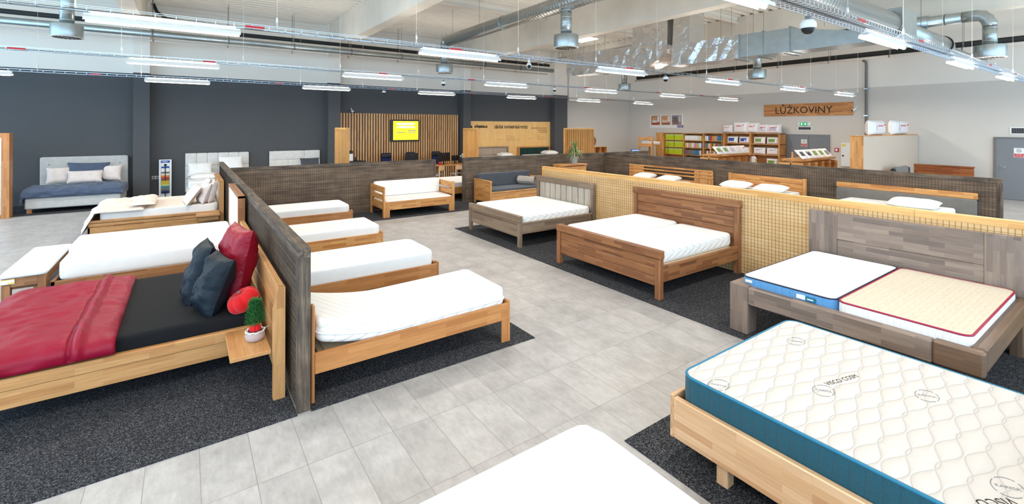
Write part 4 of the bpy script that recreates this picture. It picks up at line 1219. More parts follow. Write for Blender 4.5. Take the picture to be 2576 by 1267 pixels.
t = tag(MB().box(-.1, .1, -.012, 0, -.05, .05, b=.004).box(-.085, -.01, -.016, -.012, -.035, .035, 1).box(.01, .085, -.016, -.012, -.035, .035, 1).build('wall_socket', [M['whitep'], M['c_gr']], None, (-.84, YW - .001, .66)), 'white double socket on the dark wall beside the column', 'socket')

# ------------------------------------------------------------------ daybeds at the back of the aisle
t = thing('daybed', 'honey wood daybed with white seat and back cushions', 'daybed', (5.32, 12.5, 0), 0)
for s, nm in ((-1, 'l'), (1, 'r')):
    x = s * 1.05
    for y0, y1 in ((-.55, -.44), (.44, .55)):
        B((x, x - s * .035, y0, y1, 0, .82 if s < 0 else .84), b=.006).build('arm_post', ALDER['Z'], t)
    for z0, z1 in ((.66, .82), (.47, .61), (.22, .42)):
        B((x - s * .005, x - s * .03, -.44, .44, z0, z1), b=.004).build('arm_board', ALDER['Y'], t)
    B((x - s * .035, x - s * .17, -.55, -.51, 0, .42), b=.005).build('leg', ALDER['Z'], t)
B((-.88, .88, -.545, -.515, .2, .42), b=.004).build('front_rail', ALDER['X'], t)
B((-.88, .88, .515, .545, .2, .42), b=.004).build('back_rail', ALDER['X'], t)
slats(t, -1.0, 1.0, -.5, .5, .3)
mattress(4.33, 6.31, 11.99, 12.99, .30, .45, 'white seat mattress on the honey wood daybed', name='seat_mattress', R=.05)
o = pad(1.98, .42, .2, .04, .03, 24, 8); o.v = [(x, -z, y) for x, y, z in o.v]
o = o.build('back_cushion', [M['white'], M['white']]); o.location = (5.32, 13.0, .665); tag(o, 'long white back cushion of the honey wood daybed', 'cushion')
t = thing('daybed', 'honey wood box daybed with charcoal cushions', 'daybed', (8.65, 12.4, 0), 0)
for s in (-1, 1):
    x = s * 1.08
    B((x, x - s * .05, -.5, -.42, 0, .72), (x, x - s * .05, .42, .5, 0, .72), b=.006).build('arm_post', ALDER['Z'], t)
    B((x, x - s * .06, -.5, .5, .72, .77), b=.006).build('arm_cap', ALDER['Y'], t)
    B((x - s * .01, x - s * .03, -.42, .42, .1, .72)).build('arm_panel', ALDER['Y'], t)
B((-1.03, 1.03, -.49, -.46, .12, .38), b=.004).build('front_board', ALDER['X'], t)
B((-1.03, 1.03, -.5, -.45, .39, .43), b=.004).build('front_rail', ALDER['X'], t)
B((-1.03, 1.03, .46, .49, .1, .5), b=.004).build('back_board', ALDER['X'], t)
B((-1.02, 1.02, -.45, .45, .34, .36)).build('seat_board', M['whiteply'], t)
mattress(7.64, 9.66, 11.93, 12.83, .362, .50, 'charcoal seat mattress on the box daybed', [M['charcoal'], M['charcoal']], name='seat_mattress', R=.04)
o = pad(2.0, .42, .2, .03, .025, 24, 8); o.v = [(x, -z, y) for x, y, z in o.v]
o = o.build('back_cushion', [M['charcoal'], M['charcoal']]); o.location = (8.62, 12.84, .715); tag(o, 'long charcoal back cushion of the box daybed', 'cushion')
mb = MB(); pts = [((.02 + .13 * k / 80) * math.cos(k * .28), (.02 + .13 * k / 80) * math.sin(k * .28)) for k in range(80)]
def rollf(a, b):
    k = a * 79; i = int(min(k, 78)); f = k - i
    p = (pts[i][0] * (1 - f) + pts[i + 1][0] * f, pts[i][1] * (1 - f) + pts[i + 1][1] * f)
    return (p[0], -.3 + .6 * b, p[1] + .016 * NZ(a * 30, b * 14, 2, 1) + .01 * NZ(a * 70, b * 30, 5, 1))
mb.grid(rollf, 160, 12)
o = mb.build('rolled_blanket', M['greyplush']); o.location = (9.25, 12.3, .655); o.rotation_euler = (0, 0, .5)
tag(o, 'rolled grey plush blanket on the charcoal daybed', 'blanket')
# white bed glimpsed through the gap between the partitions
t = thing('single_bed', 'honey wood bed seen through the gap between the two dark partitions', 'bed', (5.6, 14.6, 0), 0)
for s in (-1, 1):
    B((0, 3.0, s * .95, s * .91, .2, .42)).build('side_rail', ALDER['X'], t)
    for x in (.02, 2.9): B((x, x + .08, s * .9, s * .82, 0, .3)).build('leg', ALDER['Z'], t)
B((2.96, 3.0, -.91, .91, .2, .42)).build('foot_rail', ALDER['Y'], t)
B((0, .04, -.91, .91, .2, .42)).build('head_rail', ALDER['Y'], t)
slats(t, .06, 2.94, -.9, .9, .36)
mattress(5.68, 8.52, 13.72, 15.5, .365, .56, 'white mattress seen through the gap between the partitions')
# dresser with the dracaena
t = thing('dresser', 'honey wood chest of drawers in front of the dark partition corner', 'chest of drawers', (11.15, 12.3, 0), 0)
B((-.55, .58, -.3, .3, 1.07, 1.11), b=.004).build('top', ALDER['X'], t)
for s in (-1, 1): B((s * .54, s * .51, -.27, .28, 0, 1.07)).build('side_panel', ALDER['Z'], t)
for k in range(4):
    d = B((-.5, .5, -.28, -.255, .08 + k * .245, .315 + k * .245), b=.004).build('drawer', ALDER['X'], t)
    B((-.08, .08, -.295, -.28, .2 + k * .245, .215 + k * .245)).build('handle', M['chrome'], d)
B((-.5, .5, .25, .27, 0, 1.07)).build('back', ALDER['X'], t)
t = thing('potted_dracaena', 'spiky striped dracaena in a grey pot on the chest of drawers', 'potted plant', (11.32, 12.25, 1.11), 0)
MB().lathe([(.1, 0), (.125, .27), (.118, .27), (.112, .24)], n=24, cap=False).lathe([(.0005, .002), (.1, .002)], n=24, cap=False).build('pot', M['potgrey'], t)
MB().lathe([(.0005, .23), (.113, .235)], n=20, cap=False).build('soil', M['soil'], t)
MB().tube([(0, 0, .22), (.01, 0, .4), (0, .01, .56)], .014, 8).tube([(.03, 0, .22), (.045, 0, .42)], .009, 8).build('stem', M['whiteply'], t)
mb = MB(); rr = random.Random(9)
for k in range(90):
    a = rr.uniform(0, 2 * PI); el = rr.uniform(-.1, 1.35); l = rr.uniform(.3, .5); z0 = rr.uniform(.42, .6)
    d = Vector((math.cos(a) * math.cos(el), math.sin(a) * math.cos(el), math.sin(el))); side = Vector((-math.sin(a), math.cos(a), 0))
    prev = None; n = 6; vs = []
    for i in range(n + 1):
        f = i / n; p = Vector((0, 0, z0)) + d * (l * f) + Vector((0, 0, -.32 * f * f * (1.2 - el * .7)))
        w = .016 * math.sin(PI * min(1, .12 + f * .88)) + .001
        vs += [p - side * w, p, p + side * w]
        vs[-2] = vs[-2] - Vector((0, 0, .004))
    F1 = [(i * 3, i * 3 + 1, i * 3 + 4, i * 3 + 3) for i in range(n)]; F2 = [(i * 3 + 1, i * 3 + 2, i * 3 + 5, i * 3 + 4) for i in range(n)]
    o0 = len(mb.v); mb.add(vs, F1, 0); mb.f += [tuple(q + o0 for q in f) for f in F2]; mb.mi += [1] * n; mb.sm += [False] * n
mb.build('leaves', [M['leaf'], M['leaf_y']], t)

# ------------------------------------------------------------------ beds against the long dark partition (mostly hidden)
def hidden_bed(yc, h, label, wd, zt=.5, L=2.1):
    t = thing('double_bed', label, 'bed', (13.28, yc, 0), PI)
    for s in (-1, 1):
        B((.06, L, s * h, s * (h - .04), .2, .44)).build('side_rail', wd['X'], t)
        B((L - .09, L, s * (h + .001), s * (h - .08), 0, .45)).build('leg', wd['Z'], t)
    B((L - .04, L, -h + .08, h - .08, .2, .44)).build('foot_board', wd['Y'], t)
    slats(t, .1, L - .1, -h + .06, h - .06, .4)
    return t
t = hidden_bed(9.75, 1.02, 'honey wood bed with open rail headboard and wide side panels', ALDER)
for s in (-1, 1):
    B((0, .05, s * 1.64, s * 1.0, 0, 1.09), b=.004).build('side_panel', ALDER['Z'], t)
for z in (.82, .93, 1.04): B((0.01, .06, -1.64, 1.64, z, z + .05), b=.004).build('headboard_rail', ALDER['Y'], t)
B((.02, .045, -1.0, 1.0, .3, .72)).build('headboard_panel', ALDER['Y'], t)
mattress(11.25, 13.18, 8.8, 10.7, .405, .69, 'white mattress on the open rail headboard bed')
t = hidden_bed(6.55, 1.02, 'honey wood bed with solid three plank headboard', ALDER)
for s in (-1, 1): B((0, .06, s * 1.06, s * .97, 0, 1.09), b=.006).build('head_post', ALDER['Z'], t)
for k in range(4): B((.01, .045, -.97, .97, .52 + k * .14, .652 + k * .14), b=.005).build('headboard_plank', ALDER['Y'], t)
mattress(11.25, 13.18, 5.6, 7.5, .405, .74, 'white mattress on the three plank headboard bed')
t = hidden_bed(3.55, 1.05, 'honey wood bed with wide grey padded headboard band', ALDER)
B((0, .06, -1.26, 1.26, .97, 1.1), b=.012).build('headboard_cap', ALDER['Y'], t)
pad(2.5, .4, .09, .02, .02, 20, 6).xf(Matrix.Translation((.0, 0, .77)) @ Matrix.Rotation(PI / 2, 4, 'Z') @ Matrix.Rotation(PI / 2, 4, 'X')).build('headboard_pad', [M['greyfab2'], M['greyfab2']], t)
B((0, .05, -1.26, 1.26, .1, .56), b=.004).build('headboard_panel', ALDER['Y'], t)
mattress(11.25, 13.18, 2.6, 4.5, .405, .76, 'white mattress on the bed with grey padded headboard')
for (x, y, z, w, lb) in ((12.75, 10.3, .71, .62, 'small white pillow, leftmost behind the pale partition'), (12.7, 9.3, .71, .62, 'white pillow beside the small one on the open rail bed'),
                     (12.65, 7.05, .76, .72, 'white pillow on the left half of the three plank bed'), (12.65, 6.1, .76, .72, 'white pillow on the right half of the three plank bed'), (12.6, 3.15, .78, .8, 'white pillow on the bed with grey padded headboard')):
    cushion(.46, w + .05, .17, M['white'], (x, y, z + .07), (0, -.12, .05), lb, x + y, wr=.006, pinch=.03)

# ------------------------------------------------------------------ reception and boards on the back wall
YF = YW - .001
t = thing('slat_wall', 'timber slat feature wall behind the counter', 'wall panel', (5.2, YF, 0), 0)
MB().box(0, 5.58, -.02, 0, 0, 2.97).build('backing', M['blackp'], t)
mb = MB(); x = .03; rr = random.Random(6)
while x < 5.55:
    mb.box(x, x + .07, -.06, -.02, 0, 2.97, b=.003); x += .1155
mb.build('slats', wood('slat_larch', [(196, 134, 78), (226, 168, 108), (240, 190, 134), (212, 150, 92)], 'Z', .0295, 1.1, .55, .15, .0), t)
t = thing('wall_screen', 'wall screen with bright yellow picture on the timber slats', 'screen', (7.35, YF - .07, 1.78), 0)
MB().box(-.02, 1.34, -.08, 0.0, -.03, .93, b=.01).build('bezel', M['blackp'], t)
MB().box(.1, 1.28, -.086, -.08, .03, .87).build('picture', M['screen_y'], t)
text(t, 'HRAZDOVÉ ROŠTY', .115, (.69, -.088, .74), FACE_NY, M['screen_w'], sx=.85, depth=.001, bold=.006)
text(t, 'A TAŠTIČKOVÁ PŮDA', .115, (.69, -.088, .6), FACE_NY, M['screen_w'], sx=.75, depth=.001, bold=.006)
MB().box(.25, .64, -.089, -.086, .35, .385).box(.82, 1.12, -.089, -.086, .34, .37).box(.8, 1.14, -.089, -.086, .43, .47).box(.81, .83, -.089, -.086, .29, .47).box(1.11, 1.13, -.089, -.086, .29, .47).build('picture_drawing', M['screen_g'], t)
t = thing('lettered_board', 'birch wall board with dark lettering DŘEVĚNÉ KONTINENTÁLNÍ POSTELE', 'wall board', (11.28, YF, 0), 0)
B((0, 5.22, -.03, 0, 0, 2.68)).build('board', M['plyboard'], t)
text(t, 'DŘEVĚNÉ  KONTINENTÁLNÍ  POSTELE', .19, (2.6, -.032, 2.38), FACE_NY, M['ink'], sx=.64, bold=.006)
text(t, 'světspánku.cz', .19, (.75, -.032, 2.42), FACE_NY, M['ink'], sx=.7, bold=.01)
mb = MB()
def crest(a, b): return (.02 + .24 * a, -.034, 2.37 + .12 * math.sin(PI * a) * b + .025 * math.sin(2 * PI * a) * (1 - b))
mb.grid(crest, 14, 3)
mb.grid(lambda a, b: (.03 + .22 * a, -.034, 2.31 + .04 * b + .02 * math.sin(2 * PI * a)), 14, 1)
mb.build('wave_logo', M['ink'], t)
for k, s in enumerate(('MASIVNÍ DŘEVĚNÁ KONSTRUKCE', 'KOMPLETNÍ VÝBAVA', 'VLASTNÍ VÝROBA')):
    text(t, s, .1, (5.0, -.032, 2.33 - k * .11), FACE_NY, M['ink_m'], align='RIGHT', sx=.72)
for (x, z, w) in ((1.7, 1.75, .35), (2.25, 1.93, .3), (2.25, 1.87, .55), (2.25, 1.81, .55), (2.25, 1.75, .9), (2.25, 1.69, .8), (3.7, 1.78, .4), (4.3, 1.94, .25), (4.3, 1.85, .5), (4.3, 1.78, .75), (4.3, 1.72, .6)):
    MB().box(x, x + w, -.031, -.03, z, z + .012).build('printed_line', M['ink_f'], t)
# two continental beds in front of the board
def conti(x0, x1, hz, label, wd, padm, n, rows, group=None):
    t = thing('continental_bed', label, 'bed', ((x0 + x1) / 2, 19.78, 0), -PI / 2)
    h = (x1 - x0) / 2
    B((.0, .08, -h, h, hz - .06, hz), b=.004).build('headboard_cap', wd['Y'], t)
    for s in (-1, 1): B((.0, .08, s * h, s * (h - .09), .0, hz - .06), b=.004).build('head_post', wd['Z'], t)
    w = (2 * h - .18) / n; hh = (hz - .06 - .3) / rows
    for r in range(rows):
        for k in range(n):
            pad(w - .008, hh - .008, .04, .015, .012, 4, 4).xf(Matrix.Translation((.02, -h + .09 + w * (k + .5), .3 + hh * (r + .5))) @ Matrix.Rotation(PI / 2, 4, 'Z') @ Matrix.Rotation(PI / 2, 4, 'X')).build('headboard_panel', [padm, padm], t)
    B((.1, 2.05, -h + .12, h - .12, .1, .5), b=.01).build('box_base', wd['X'], t)
    for s in (-1, 1):
        for x in (.2, 1.9): B((x, x + .08, s * (h - .15), s * (h - .23), 0, .1)).build('leg', wd['Z'], t)
    return t
conti(11.75, 13.62, 1.40, 'bed with taupe panel headboard in a weathered wooden frame', GREYW, M['taupe'], 2, 3)
mattress(11.9, 13.48, 17.8, 19.65, .5, .93, 'white mattress in front of the taupe panel headboard')
cushion(.75, .5, .2, M['white'], (13.1, 19.25, 1.01), (.05, 0, 0), 'white pillow in front of the taupe panel headboard', 51)
conti(14.25, 16.4, 1.36, 'bed with bottle green channelled headboard in a honey frame', ALDER, M['green_v'], 8, 1)
mattress(14.4, 16.25, 17.8, 19.65, .5, .95, 'white mattress in front of the green headboard')
cushion(.85, .55, .22, M['white'], (15.85, 19.1, 1.04), (.05, 0, 0), 'white pillow in front of the green headboard', 52)
# slatted room dividers
def divider(loc, rz, L, H, label):
    t = thing('slatted_divider', label, 'room divider', loc, rz, 'pine slatted room dividers')
    B((0, L, -.05, .05, H - .07, H), (0, L, -.05, .05, 0, .07), b=.004).build('frame', PINE['X'], t)
    B((L - .05, L, -.05, .05, .07, H - .07), (0, .05, -.05, .05, .07, H - .07)).build('post', PINE['Z'], t)
    mb = MB(); x = .1
    while x < L - .1: mb.box(x, x + .045, -.045, .045, .07, H - .07, b=.003); x += .115
    mb.build('slats', PINE['Z'], t)
divider((4.32, 15.45, 0), PI / 2, 1.45, 2.37, 'narrow looking pine slatted divider left of the timber slat wall')
divider((10.02, 16.75, 0), PI / 2, 1.2, 2.35, 'pine slatted divider beside the flowers and the lettered board')
divider((14.15, 16.0, 0), 0, 1.85, 2.36, 'pine slatted divider facing the camera, behind the dracaena')
# counter desk, chairs, monitors
t = thing('counter_desk', 'honey wood counter desk behind the gap between partitions', 'desk', (8.75, 18.1, 0), 0)
B((-1.45, 1.45, -.35, .35, .74, .78), b=.004).build('top', ALDER['X'], t)
for x in (-1.35, 0, 1.35): B((x - .03, x + .03, -.3, .3, 0, .74)).build('leg', ALDER['Z'], t)
def office_chair(x, y, label, rz=0):
    t = thing('office_chair', label, 'office chair', (x, y, 0), rz, 'office chairs behind the desk')
    pad(.5, .5, .08, .08, .03, 8, 8).xf(Matrix.Translation((0, 0, .46))).build('seat', [M['navyf'], M['navyf']], t)
    pad(.46, .6, .08, .08, .03, 8, 8).xf(Matrix.Translation((0, .24, .98)) @ Matrix.Rotation(PI / 2, 4, 'X')).build('backrest', [M['navyf'], M['blackp']], t)
    pad(.44, .16, .08, .05, .03, 8, 4).xf(Matrix.Translation((0, .2, 1.16)) @ Matrix.Rotation(PI / 2, 4, 'X')).build('headrest', [M['blackp'], M['blackp']], t)
    MB().tube([(0, 0, .1), (0, 0, .46)], .03, 10).build('column', M['blackp'], t)
    for k in range(5):
        a = 2 * PI * k / 5; MB().tube([(0, 0, .1), (.28 * math.cos(a), .28 * math.sin(a), .06)], .02, 8).lathe([(.03, 0), (.03, .05)], (.28 * math.cos(a), .28 * math.sin(a), 0), 8).build('foot', M['blackp'], t)
office_chair(7.0, 19.1, 'black and navy office chair below the yellow screen, leftmost of three')
office_chair(8.15, 19.25, 'black and navy office chair in the middle, behind a monitor')
office_chair(9.35, 19.15, 'black and navy office chair, rightmost of three')
def monitor(x, y, w, label, z=.78):
    t = thing('monitor', label, 'monitor', (x, y, z), .15, 'monitors on the desk')
    MB().box(-w / 2, w / 2, 0, .035, .13, .13 + w * .62, b=.006).build('casing', M['blackp'], t)
    MB().box(-.04, .04, -.003, 0, .13 + w * .5, .13 + w * .5 + .015).build('logo_badge', M['c_gr'], t)
    MB().box(-.02, .02, .01, .03, .01, .2).box(-.1, .1, -.07, .1, 0, .012).build('stand', M['blackp'], t)
monitor(7.72, 18.25, .62, 'black monitor seen from behind, left of the gap')
monitor(9.15, 18.15, .6, 'large black monitor seen from behind above the counter')
monitor(9.75, 18.25, .38, 'small black monitor beside the white flowers')
def school_chair(x, y, rz, label):
    t = thing('visitor_chair', label, 'chair', (x, y, 0), rz, 'visitor chairs at the counter')
    mb = MB().grid(lambda a, b: (-.2 + .4 * a, -.03 * math.sin(PI * a) - .2 + 0, .62 + .2 * b), 8, 4)
    B((-.19, .19, -.215, -.2, .62, .82), b=.006).build('backrest', BEECH['X'], t)
    B((-.19, .19, -.18, .2, .445, .46), b=.006).build('seat', M['c_gr'], t)
    for s in (-1, 1):
        MB().tube([(s * .19, -.24, .01), (s * .18, -.19, .45), (s * .17, -.195, .8)], .011, 8).build('leg', M['whitep'], t)
        MB().tube([(s * .18, -.19, .44), (s * .18, .16, .44), (s * .185, .2, .41), (s * .19, .22, .01)], .011, 8).build('leg', M['whitep'], t)
school_chair(8.45, 17.3, .5, 'white framed visitor chair with wooden back, half hidden by the partition end')
school_chair(9.35, 17.35, .1, 'white framed visitor chair with wooden back at the counter')
t = thing('flower_vase', 'white bunch of flowers in a dark vase on the counter', 'flowers', (10.05, 18.1, .78), 0)
MB().lathe([(.05, 0), (.06, .1), (.035, .2), (.04, .24)], n=16).build('vase', M['blackp'], t)
mb = MB(); rr = random.Random(1)
for k in range(16):
    a = rr.uniform(0, 2 * PI); r = .14 * math.sqrt(rr.random()); c = (r * math.cos(a), r * math.sin(a), .34 + rr.uniform(-.06, .08))
    mb.lathe([(.0005, -.03), (.03, -.015), (.038, .01), (.02, .03), (.0005, .032)], c, 8)
mb.build('blossoms', M['whitep'], t)
MB().lathe([(.04, .22), (.12, .3), (.08, .36)], n=10).build('leaves', M['leaf'], t)
for (x, y, r, hh, m, nm, lb) in ((8.62, 17.95, .045, .16, 'bluelabel', 'mug', 'blue mug on the counter'), (8.4, 17.95, .04, .05, 'whitep', 'cup', 'small white cup beside the blue mug'), (8.15, 18.0, .05, .2, 'whitep', 'paper_cup', 'tall white paper cup at the left end of the counter'), (8.88, 18.0, .06, .12, 'redp', 'tin', 'red tin behind the blue mug')):
    o = MB().lathe([(r, 0), (r, hh), (r * .88, hh), (r * .88, .01), (.0005, .01)], n=16).build(nm, M[m], None, (x, y, .78)); tag(o, lb, nm.replace('_', ' '))
t = thing('office_cabinet', 'low black cabinet at the left end of the slat wall', 'cabinet', (5.6, 19.3, 0), 0)
MB().box(-.35, .45, -.3, .3, 0, 1.0).build('body', M['blackp'], t); MB().box(.36, .38, -.31, -.3, .6, .8).build('handle', M['chrome'], t)
t = thing('printer', 'grey and black printer on the low black cabinet', 'printer', (5.35, 19.3, 1.0), 0)
MB().box(-.2, .2, -.2, .2, 0, .3, b=.02).build('body', M['c_wh'], t); MB().box(-.2, .2, -.2, .2, .3, .42, b=.02).build('scanner_lid', M['blackp'], t)
o = MB().lathe([(.05, 0), (.06, .02), (.03, .06), (.05, .14), (.0005, .16)], n=12).build('desk_phone', M['blackp'], None, (5.72, 19.3, 1.0)); tag(o, 'small black phone beside the printer', 'phone')

# ------------------------------------------------------------------ right wall
def on_wall(name, label, cat, y, z): return thing(name, label, cat, (XW - .001, y, z), -PI / 2)
# local frame: x runs to world -y (rightwards in the picture), y into the wall
t = on_wall('wooden_sign', 'long stave wood sign reading LŮŽKOVINY on the right wall', 'sign', 11.42, 2.95)
B((0, 3.68, -.04, 0, 0, .56), b=.003).build('board', wood('sign_stave', [(186, 116, 62), (210, 142, 82), (228, 162, 98), (198, 128, 70)], 'X', .055, .5, .5), t)
text(t, 'LŮŽKOVINY', .44, (1.72, -.042, .25), FACE_NY, M['ink'], sx=.98)
struct('door_1', MB().box(XW - .05, XW + .0, 8.68, 9.43, .01, 2.05).box(XW - .05, XW, 9.44, 10.28, .01, 2.05), M['door'], label='pair of blue grey doors below the exit sign')
struct('trim_2', MB().box(XW - .07, XW, 8.6, 8.68, 0, 2.11).box(XW - .07, XW, 10.28, 10.36, 0, 2.11).box(XW - .07, XW, 8.68, 10.28, 2.05, 2.11), M['door'])
d2 = struct('door_2', MB().box(XW - .05, XW, 2.6, 3.52, .01, 2.08), M['door'], label='single blue grey door at the right edge')
struct('trim_3', MB().box(XW - .07, XW, 2.54, 2.6, 0, 2.12).box(XW - .07, XW, 3.52, 3.58, 0, 2.12).box(XW - .07, XW, 2.6, 3.52, 2.08, 2.12), M['c_gr'])
MB().box(XW - .06, XW - .05, 3.38, 3.44, .96, 1.18).tube([(XW - .06, 3.41, 1.1), (XW - .11, 3.41, 1.1), (XW - .11, 3.28, 1.1)], .011, 8).build('door_handle', M['chrome'], d2)
for (y, z, lb) in ((9.62, 1.72, 'small prohibition notice on the double doors'), (2.98, 1.6, 'prohibition notice on the single door at the right edge')):
    t = thing('door_notice', lb, 'notice', (XW - .052, y, z), -PI / 2, 'red and white door notices')
    MB().box(-.12, .12, -.006, 0, -.16, .16).build('sheet', M['whitep'], t)
    MB().box(-.11, .11, -.009, -.006, -.15, -.03).build('red_panel', M['redp'], t)
    text(t, 'VSTUP', .05, (0, -.01, -.06), FACE_NY, M['whitep'], depth=.001); text(t, 'ZAKÁZÁN', .045, (0, -.01, -.11), FACE_NY, M['whitep'], depth=.001)
    MB().tube([(.05 * math.cos(a), -.008, .07 + .05 * math.sin(a)) for a in [2 * PI * k / 20 for k in range(20)]], .005, 5, closed=True).tube([(-.035, -.008, .105), (.035, -.008, .035)], .005, 5).build('pictogram', M['ink'], t)
t = on_wall('exit_sign', 'green emergency exit sign above the double doors', 'sign', 9.9, 2.5)
MB().box(0, .55, -.06, 0, 0, .16, b=.01).build('housing', M['whitep'], t)
MB().box(.1, .42, -.064, -.06, .01, .15).build('green_panel', M['exit_g'], t)
MB().box(.16, .2, -.068, -.064, .03, .13).prism([(.30, -.067), (.38, -.067), (.34, -.067)], 0, 0, 0).box(.28, .35, -.068, -.064, .07, .09).box(.32, .36, -.068, -.064, .05, .11).build('pictogram', M['screen_w'], t)
def vent(y, z, w, hh, label):
    t = on_wall('wall_vent', label, 'vent', y, z); t['group'] = 'wall vents'
    MB().box(0, w, -.02, 0, 0, .03).box(0, w, -.02, 0, hh - .03, hh).box(0, .04, -.02, 0, .03, hh - .03).box(w - .04, w, -.02, 0, .03, hh - .03).build('frame', M['whitep'], t)
    MB().box(.04, w - .04, -.006, -.0, .03, hh - .03).build('grille', M['blackp'], t)
    mb = MB(); x = .07
    while x < w - .05: mb.box(x, x + .012, -.014, -.006, .03, hh - .03); x += .04
    mb.build('louvres', M['c_gr'], t)
vent(9.92, 2.29, .6, .18, 'small wall vent under the exit sign')
vent(3.2, 2.22, .66, .24, 'wall vent above the single door at the right edge')
t = on_wall('fire_call_box', 'red fire alarm box on the right wall', 'alarm box', 8.42, 1.38)
MB().box(0, .16, -.05, 0, 0, .16, b=.01).build('casing', M['redp'], t); MB().box(.035, .125, -.055, -.05, .035, .125).build('glass', M['whitep'], t)
t = on_wall('meter_cabinet', 'white electrical cabinet half hidden by the wooden panel', 'cabinet', 8.14, .78)
MB().box(0, .6, -.15, 0, 0, 1.0, b=.01).build('casing', M['whitep'], t); MB().box(.04, .18, -.155, -.15, .86, .93).build('yellow_sticker', M['yellow'], t)
MB().lathe([(.035, 0), (.035, .01)], n=14).xf(Matrix.Translation((.08, -.15, .45)) @ Matrix.Rotation(PI / 2, 4, 'X')).build('lock', M['blackp'], t)
t = on_wall('photo_poster', 'white poster with three room photographs on the right wall', 'poster', 18.2, 2.37)
MB().box(0, 2.28, -.01, 0, 0, .76).build('sheet', M['whitep'], t)
def photo(x, cols, nm):
    mb = MB().box(x, x + .64, -.013, -.01, .16, .72)
    o = mb.build('photograph', plain('photo_ground_' + nm, cols[0], .5), t)
    rr = random.Random(int(x * 10))
    for k, (c, q) in enumerate(zip(cols[1:], ((.05, .6, .17, .32), (.08, .42, .3, .45), (.1, .36, .47, .6), (.45, .6, .35, .68), (.1, .5, .24, .28)))):
        MB().box(x + q[0], x + q[1], -.014 - .0006 * k, -.013, q[2], q[3]).build('photo_detail', plain('photo_tone_%s_%d' % (nm, k), c, .5), o)
photo(.08, [(196, 140, 100), (190, 90, 50), (226, 214, 208), (214, 160, 112), (232, 230, 228), (120, 80, 60)], 'a')
photo(.81, [(206, 160, 130), (170, 120, 96), (226, 196, 176), (212, 140, 96), (238, 228, 214), (130, 84, 60)], 'b')
photo(1.54, [(140, 130, 140), (176, 152, 144), (120, 96, 88), (110, 92, 84), (200, 194, 190), (84, 66, 60)], 'c')
MB().box(1.9, 2.3, -.016, -.01, .02, .15).build('logo_strip', M['purple'], t)
MB().box(1.96, 2.0, -.018, -.016, .06, .11).box(2.04, 2.24, -.018, -.016, .075, .1).build('logo_print', M['whitep'], t)

# shelving with textiles and bedding
def cell_unit(loc, widths, depth, H, rows, label, side_w=.03, wd=ALDER, z0=.1):
    t = thing('shelf_unit', label, 'shelf unit', loc, -PI / 2, 'honey wood shelf units')
    x = 0; W = sum(widths) + side_w * (len(widths) + 1)
    for k in range(len(widths) + 1):
        B((x, x + side_w, 0, depth, 0, H)).build('upright', wd['Z'], t)
        if k < len(widths): x += side_w + widths[k]
    for r in range(rows + 1):
        z = z0 + (H - .03 - z0) * r / rows
        B((0, W, 0.005, depth, z, z + .03)).build('shelf', wd['X'], t)
    B((0, W, depth - .01, depth, 0, H)).build('back', wd['X'], t)
    return t, W
# textile unit
UX, UD = 22.35, .55
t, W = cell_unit((UX, 17.25, 0), [.42], UD, 2.09, 1, 'closed wooden end column of the textile shelf')
B((.0, .47, -.015, 0, 0, 2.09)).build('door', ALDER['Z'], t)
t, W = cell_unit((UX, 16.75, 0), [1.25], UD, 2.09, 5, 'shelf unit stacked with lime green boxes')
zrow = lambda r, H, rows, z0=.1: z0 + (H - .03 - z0) * r / rows + .03
for r in (4, 3, 2):
    for k in range(2 if r > 2 else 2):
        t = thing('storage_box', 'lime green box in the %s row of the shelf, %s' % (('top', 'second', 'third')[4 - r], ('left one', 'right one')[k]), 'box', (UX + .27, 16.75 - .36 - k * .6 + (.05 if r == 2 and k else 0), zrow(r, 2.09, 5)), -PI / 2, 'lime green storage boxes')
        MB().box(-.28, .28, -.2, .2, 0, .25).build('box_body', M['lime'], t); MB().box(-.285, .285, -.205, .205, .25, .32).build('lid', M['c_li'], t)
tex = ['c_wh', 'c_cr', 'c_pi', 'c_mu', 'c_red', 'c_bl', 'c_te', 'c_gr', 'c_li', 'c_or', 'c_sl', 'c_br']
cname = dict(c_wh='white', c_cr='cream', c_pi='pink', c_mu='mustard', c_red='red', c_bl='blue', c_te='teal', c_gr='grey', c_li='lime', c_or='orange', c_sl='slate', c_br='brown')
proto_cloth = {}
def folded(c, x, y, z, w, label):
    key = (c, round(w, 3))
    if key not in proto_cloth:
        o = pad(w, .34, .26, .02, .02, 2, 4).build('folded_textile', [M[c], M[c]], None); proto_cloth[key] = o
    else:
        o = proto_cloth[key].copy(); COL.objects.link(o)
    o.location = (x, y, z); o.rotation_euler = (0, 0, -PI / 2); tag(o, label, 'folded textile', 'folded textiles on the shelves'); return o
rowsets = {('a', 4): ['c_wh'] * 7 + ['c_cr', 'c_cr', 'c_mu'], ('a', 3): ['c_mu', 'c_cr', 'c_pi', 'c_li', 'c_wh', 'c_pi', 'c_pi', 'c_li', 'c_wh', 'c_bl'], ('a', 2): ['c_te', 'c_red', 'c_gr', 'c_gr', 'c_gr', 'c_bl', 'c_te', 'c_bl', 'c_cr', 'c_br'], ('a', 1): ['c_gr'] * 5 + ['c_sl'] * 5,
           ('b', 4): ['c_cr', 'c_wh', 'c_bl', 'c_red', 'c_or', 'c_mu', 'c_pi', 'c_bl', 'c_te', 'c_te'], ('b', 3): ['c_gr', 'c_gr', 'c_cr', 'c_or', 'c_br', 'c_li', 'c_red', 'c_gr', 'c_gr', 'c_sl'], ('b', 2): ['c_br', 'c_cr', 'c_gr', 'c_sl', 'c_gr', 'c_cr', 'c_br', 'c_gr', 'c_wh', 'c_cr']}
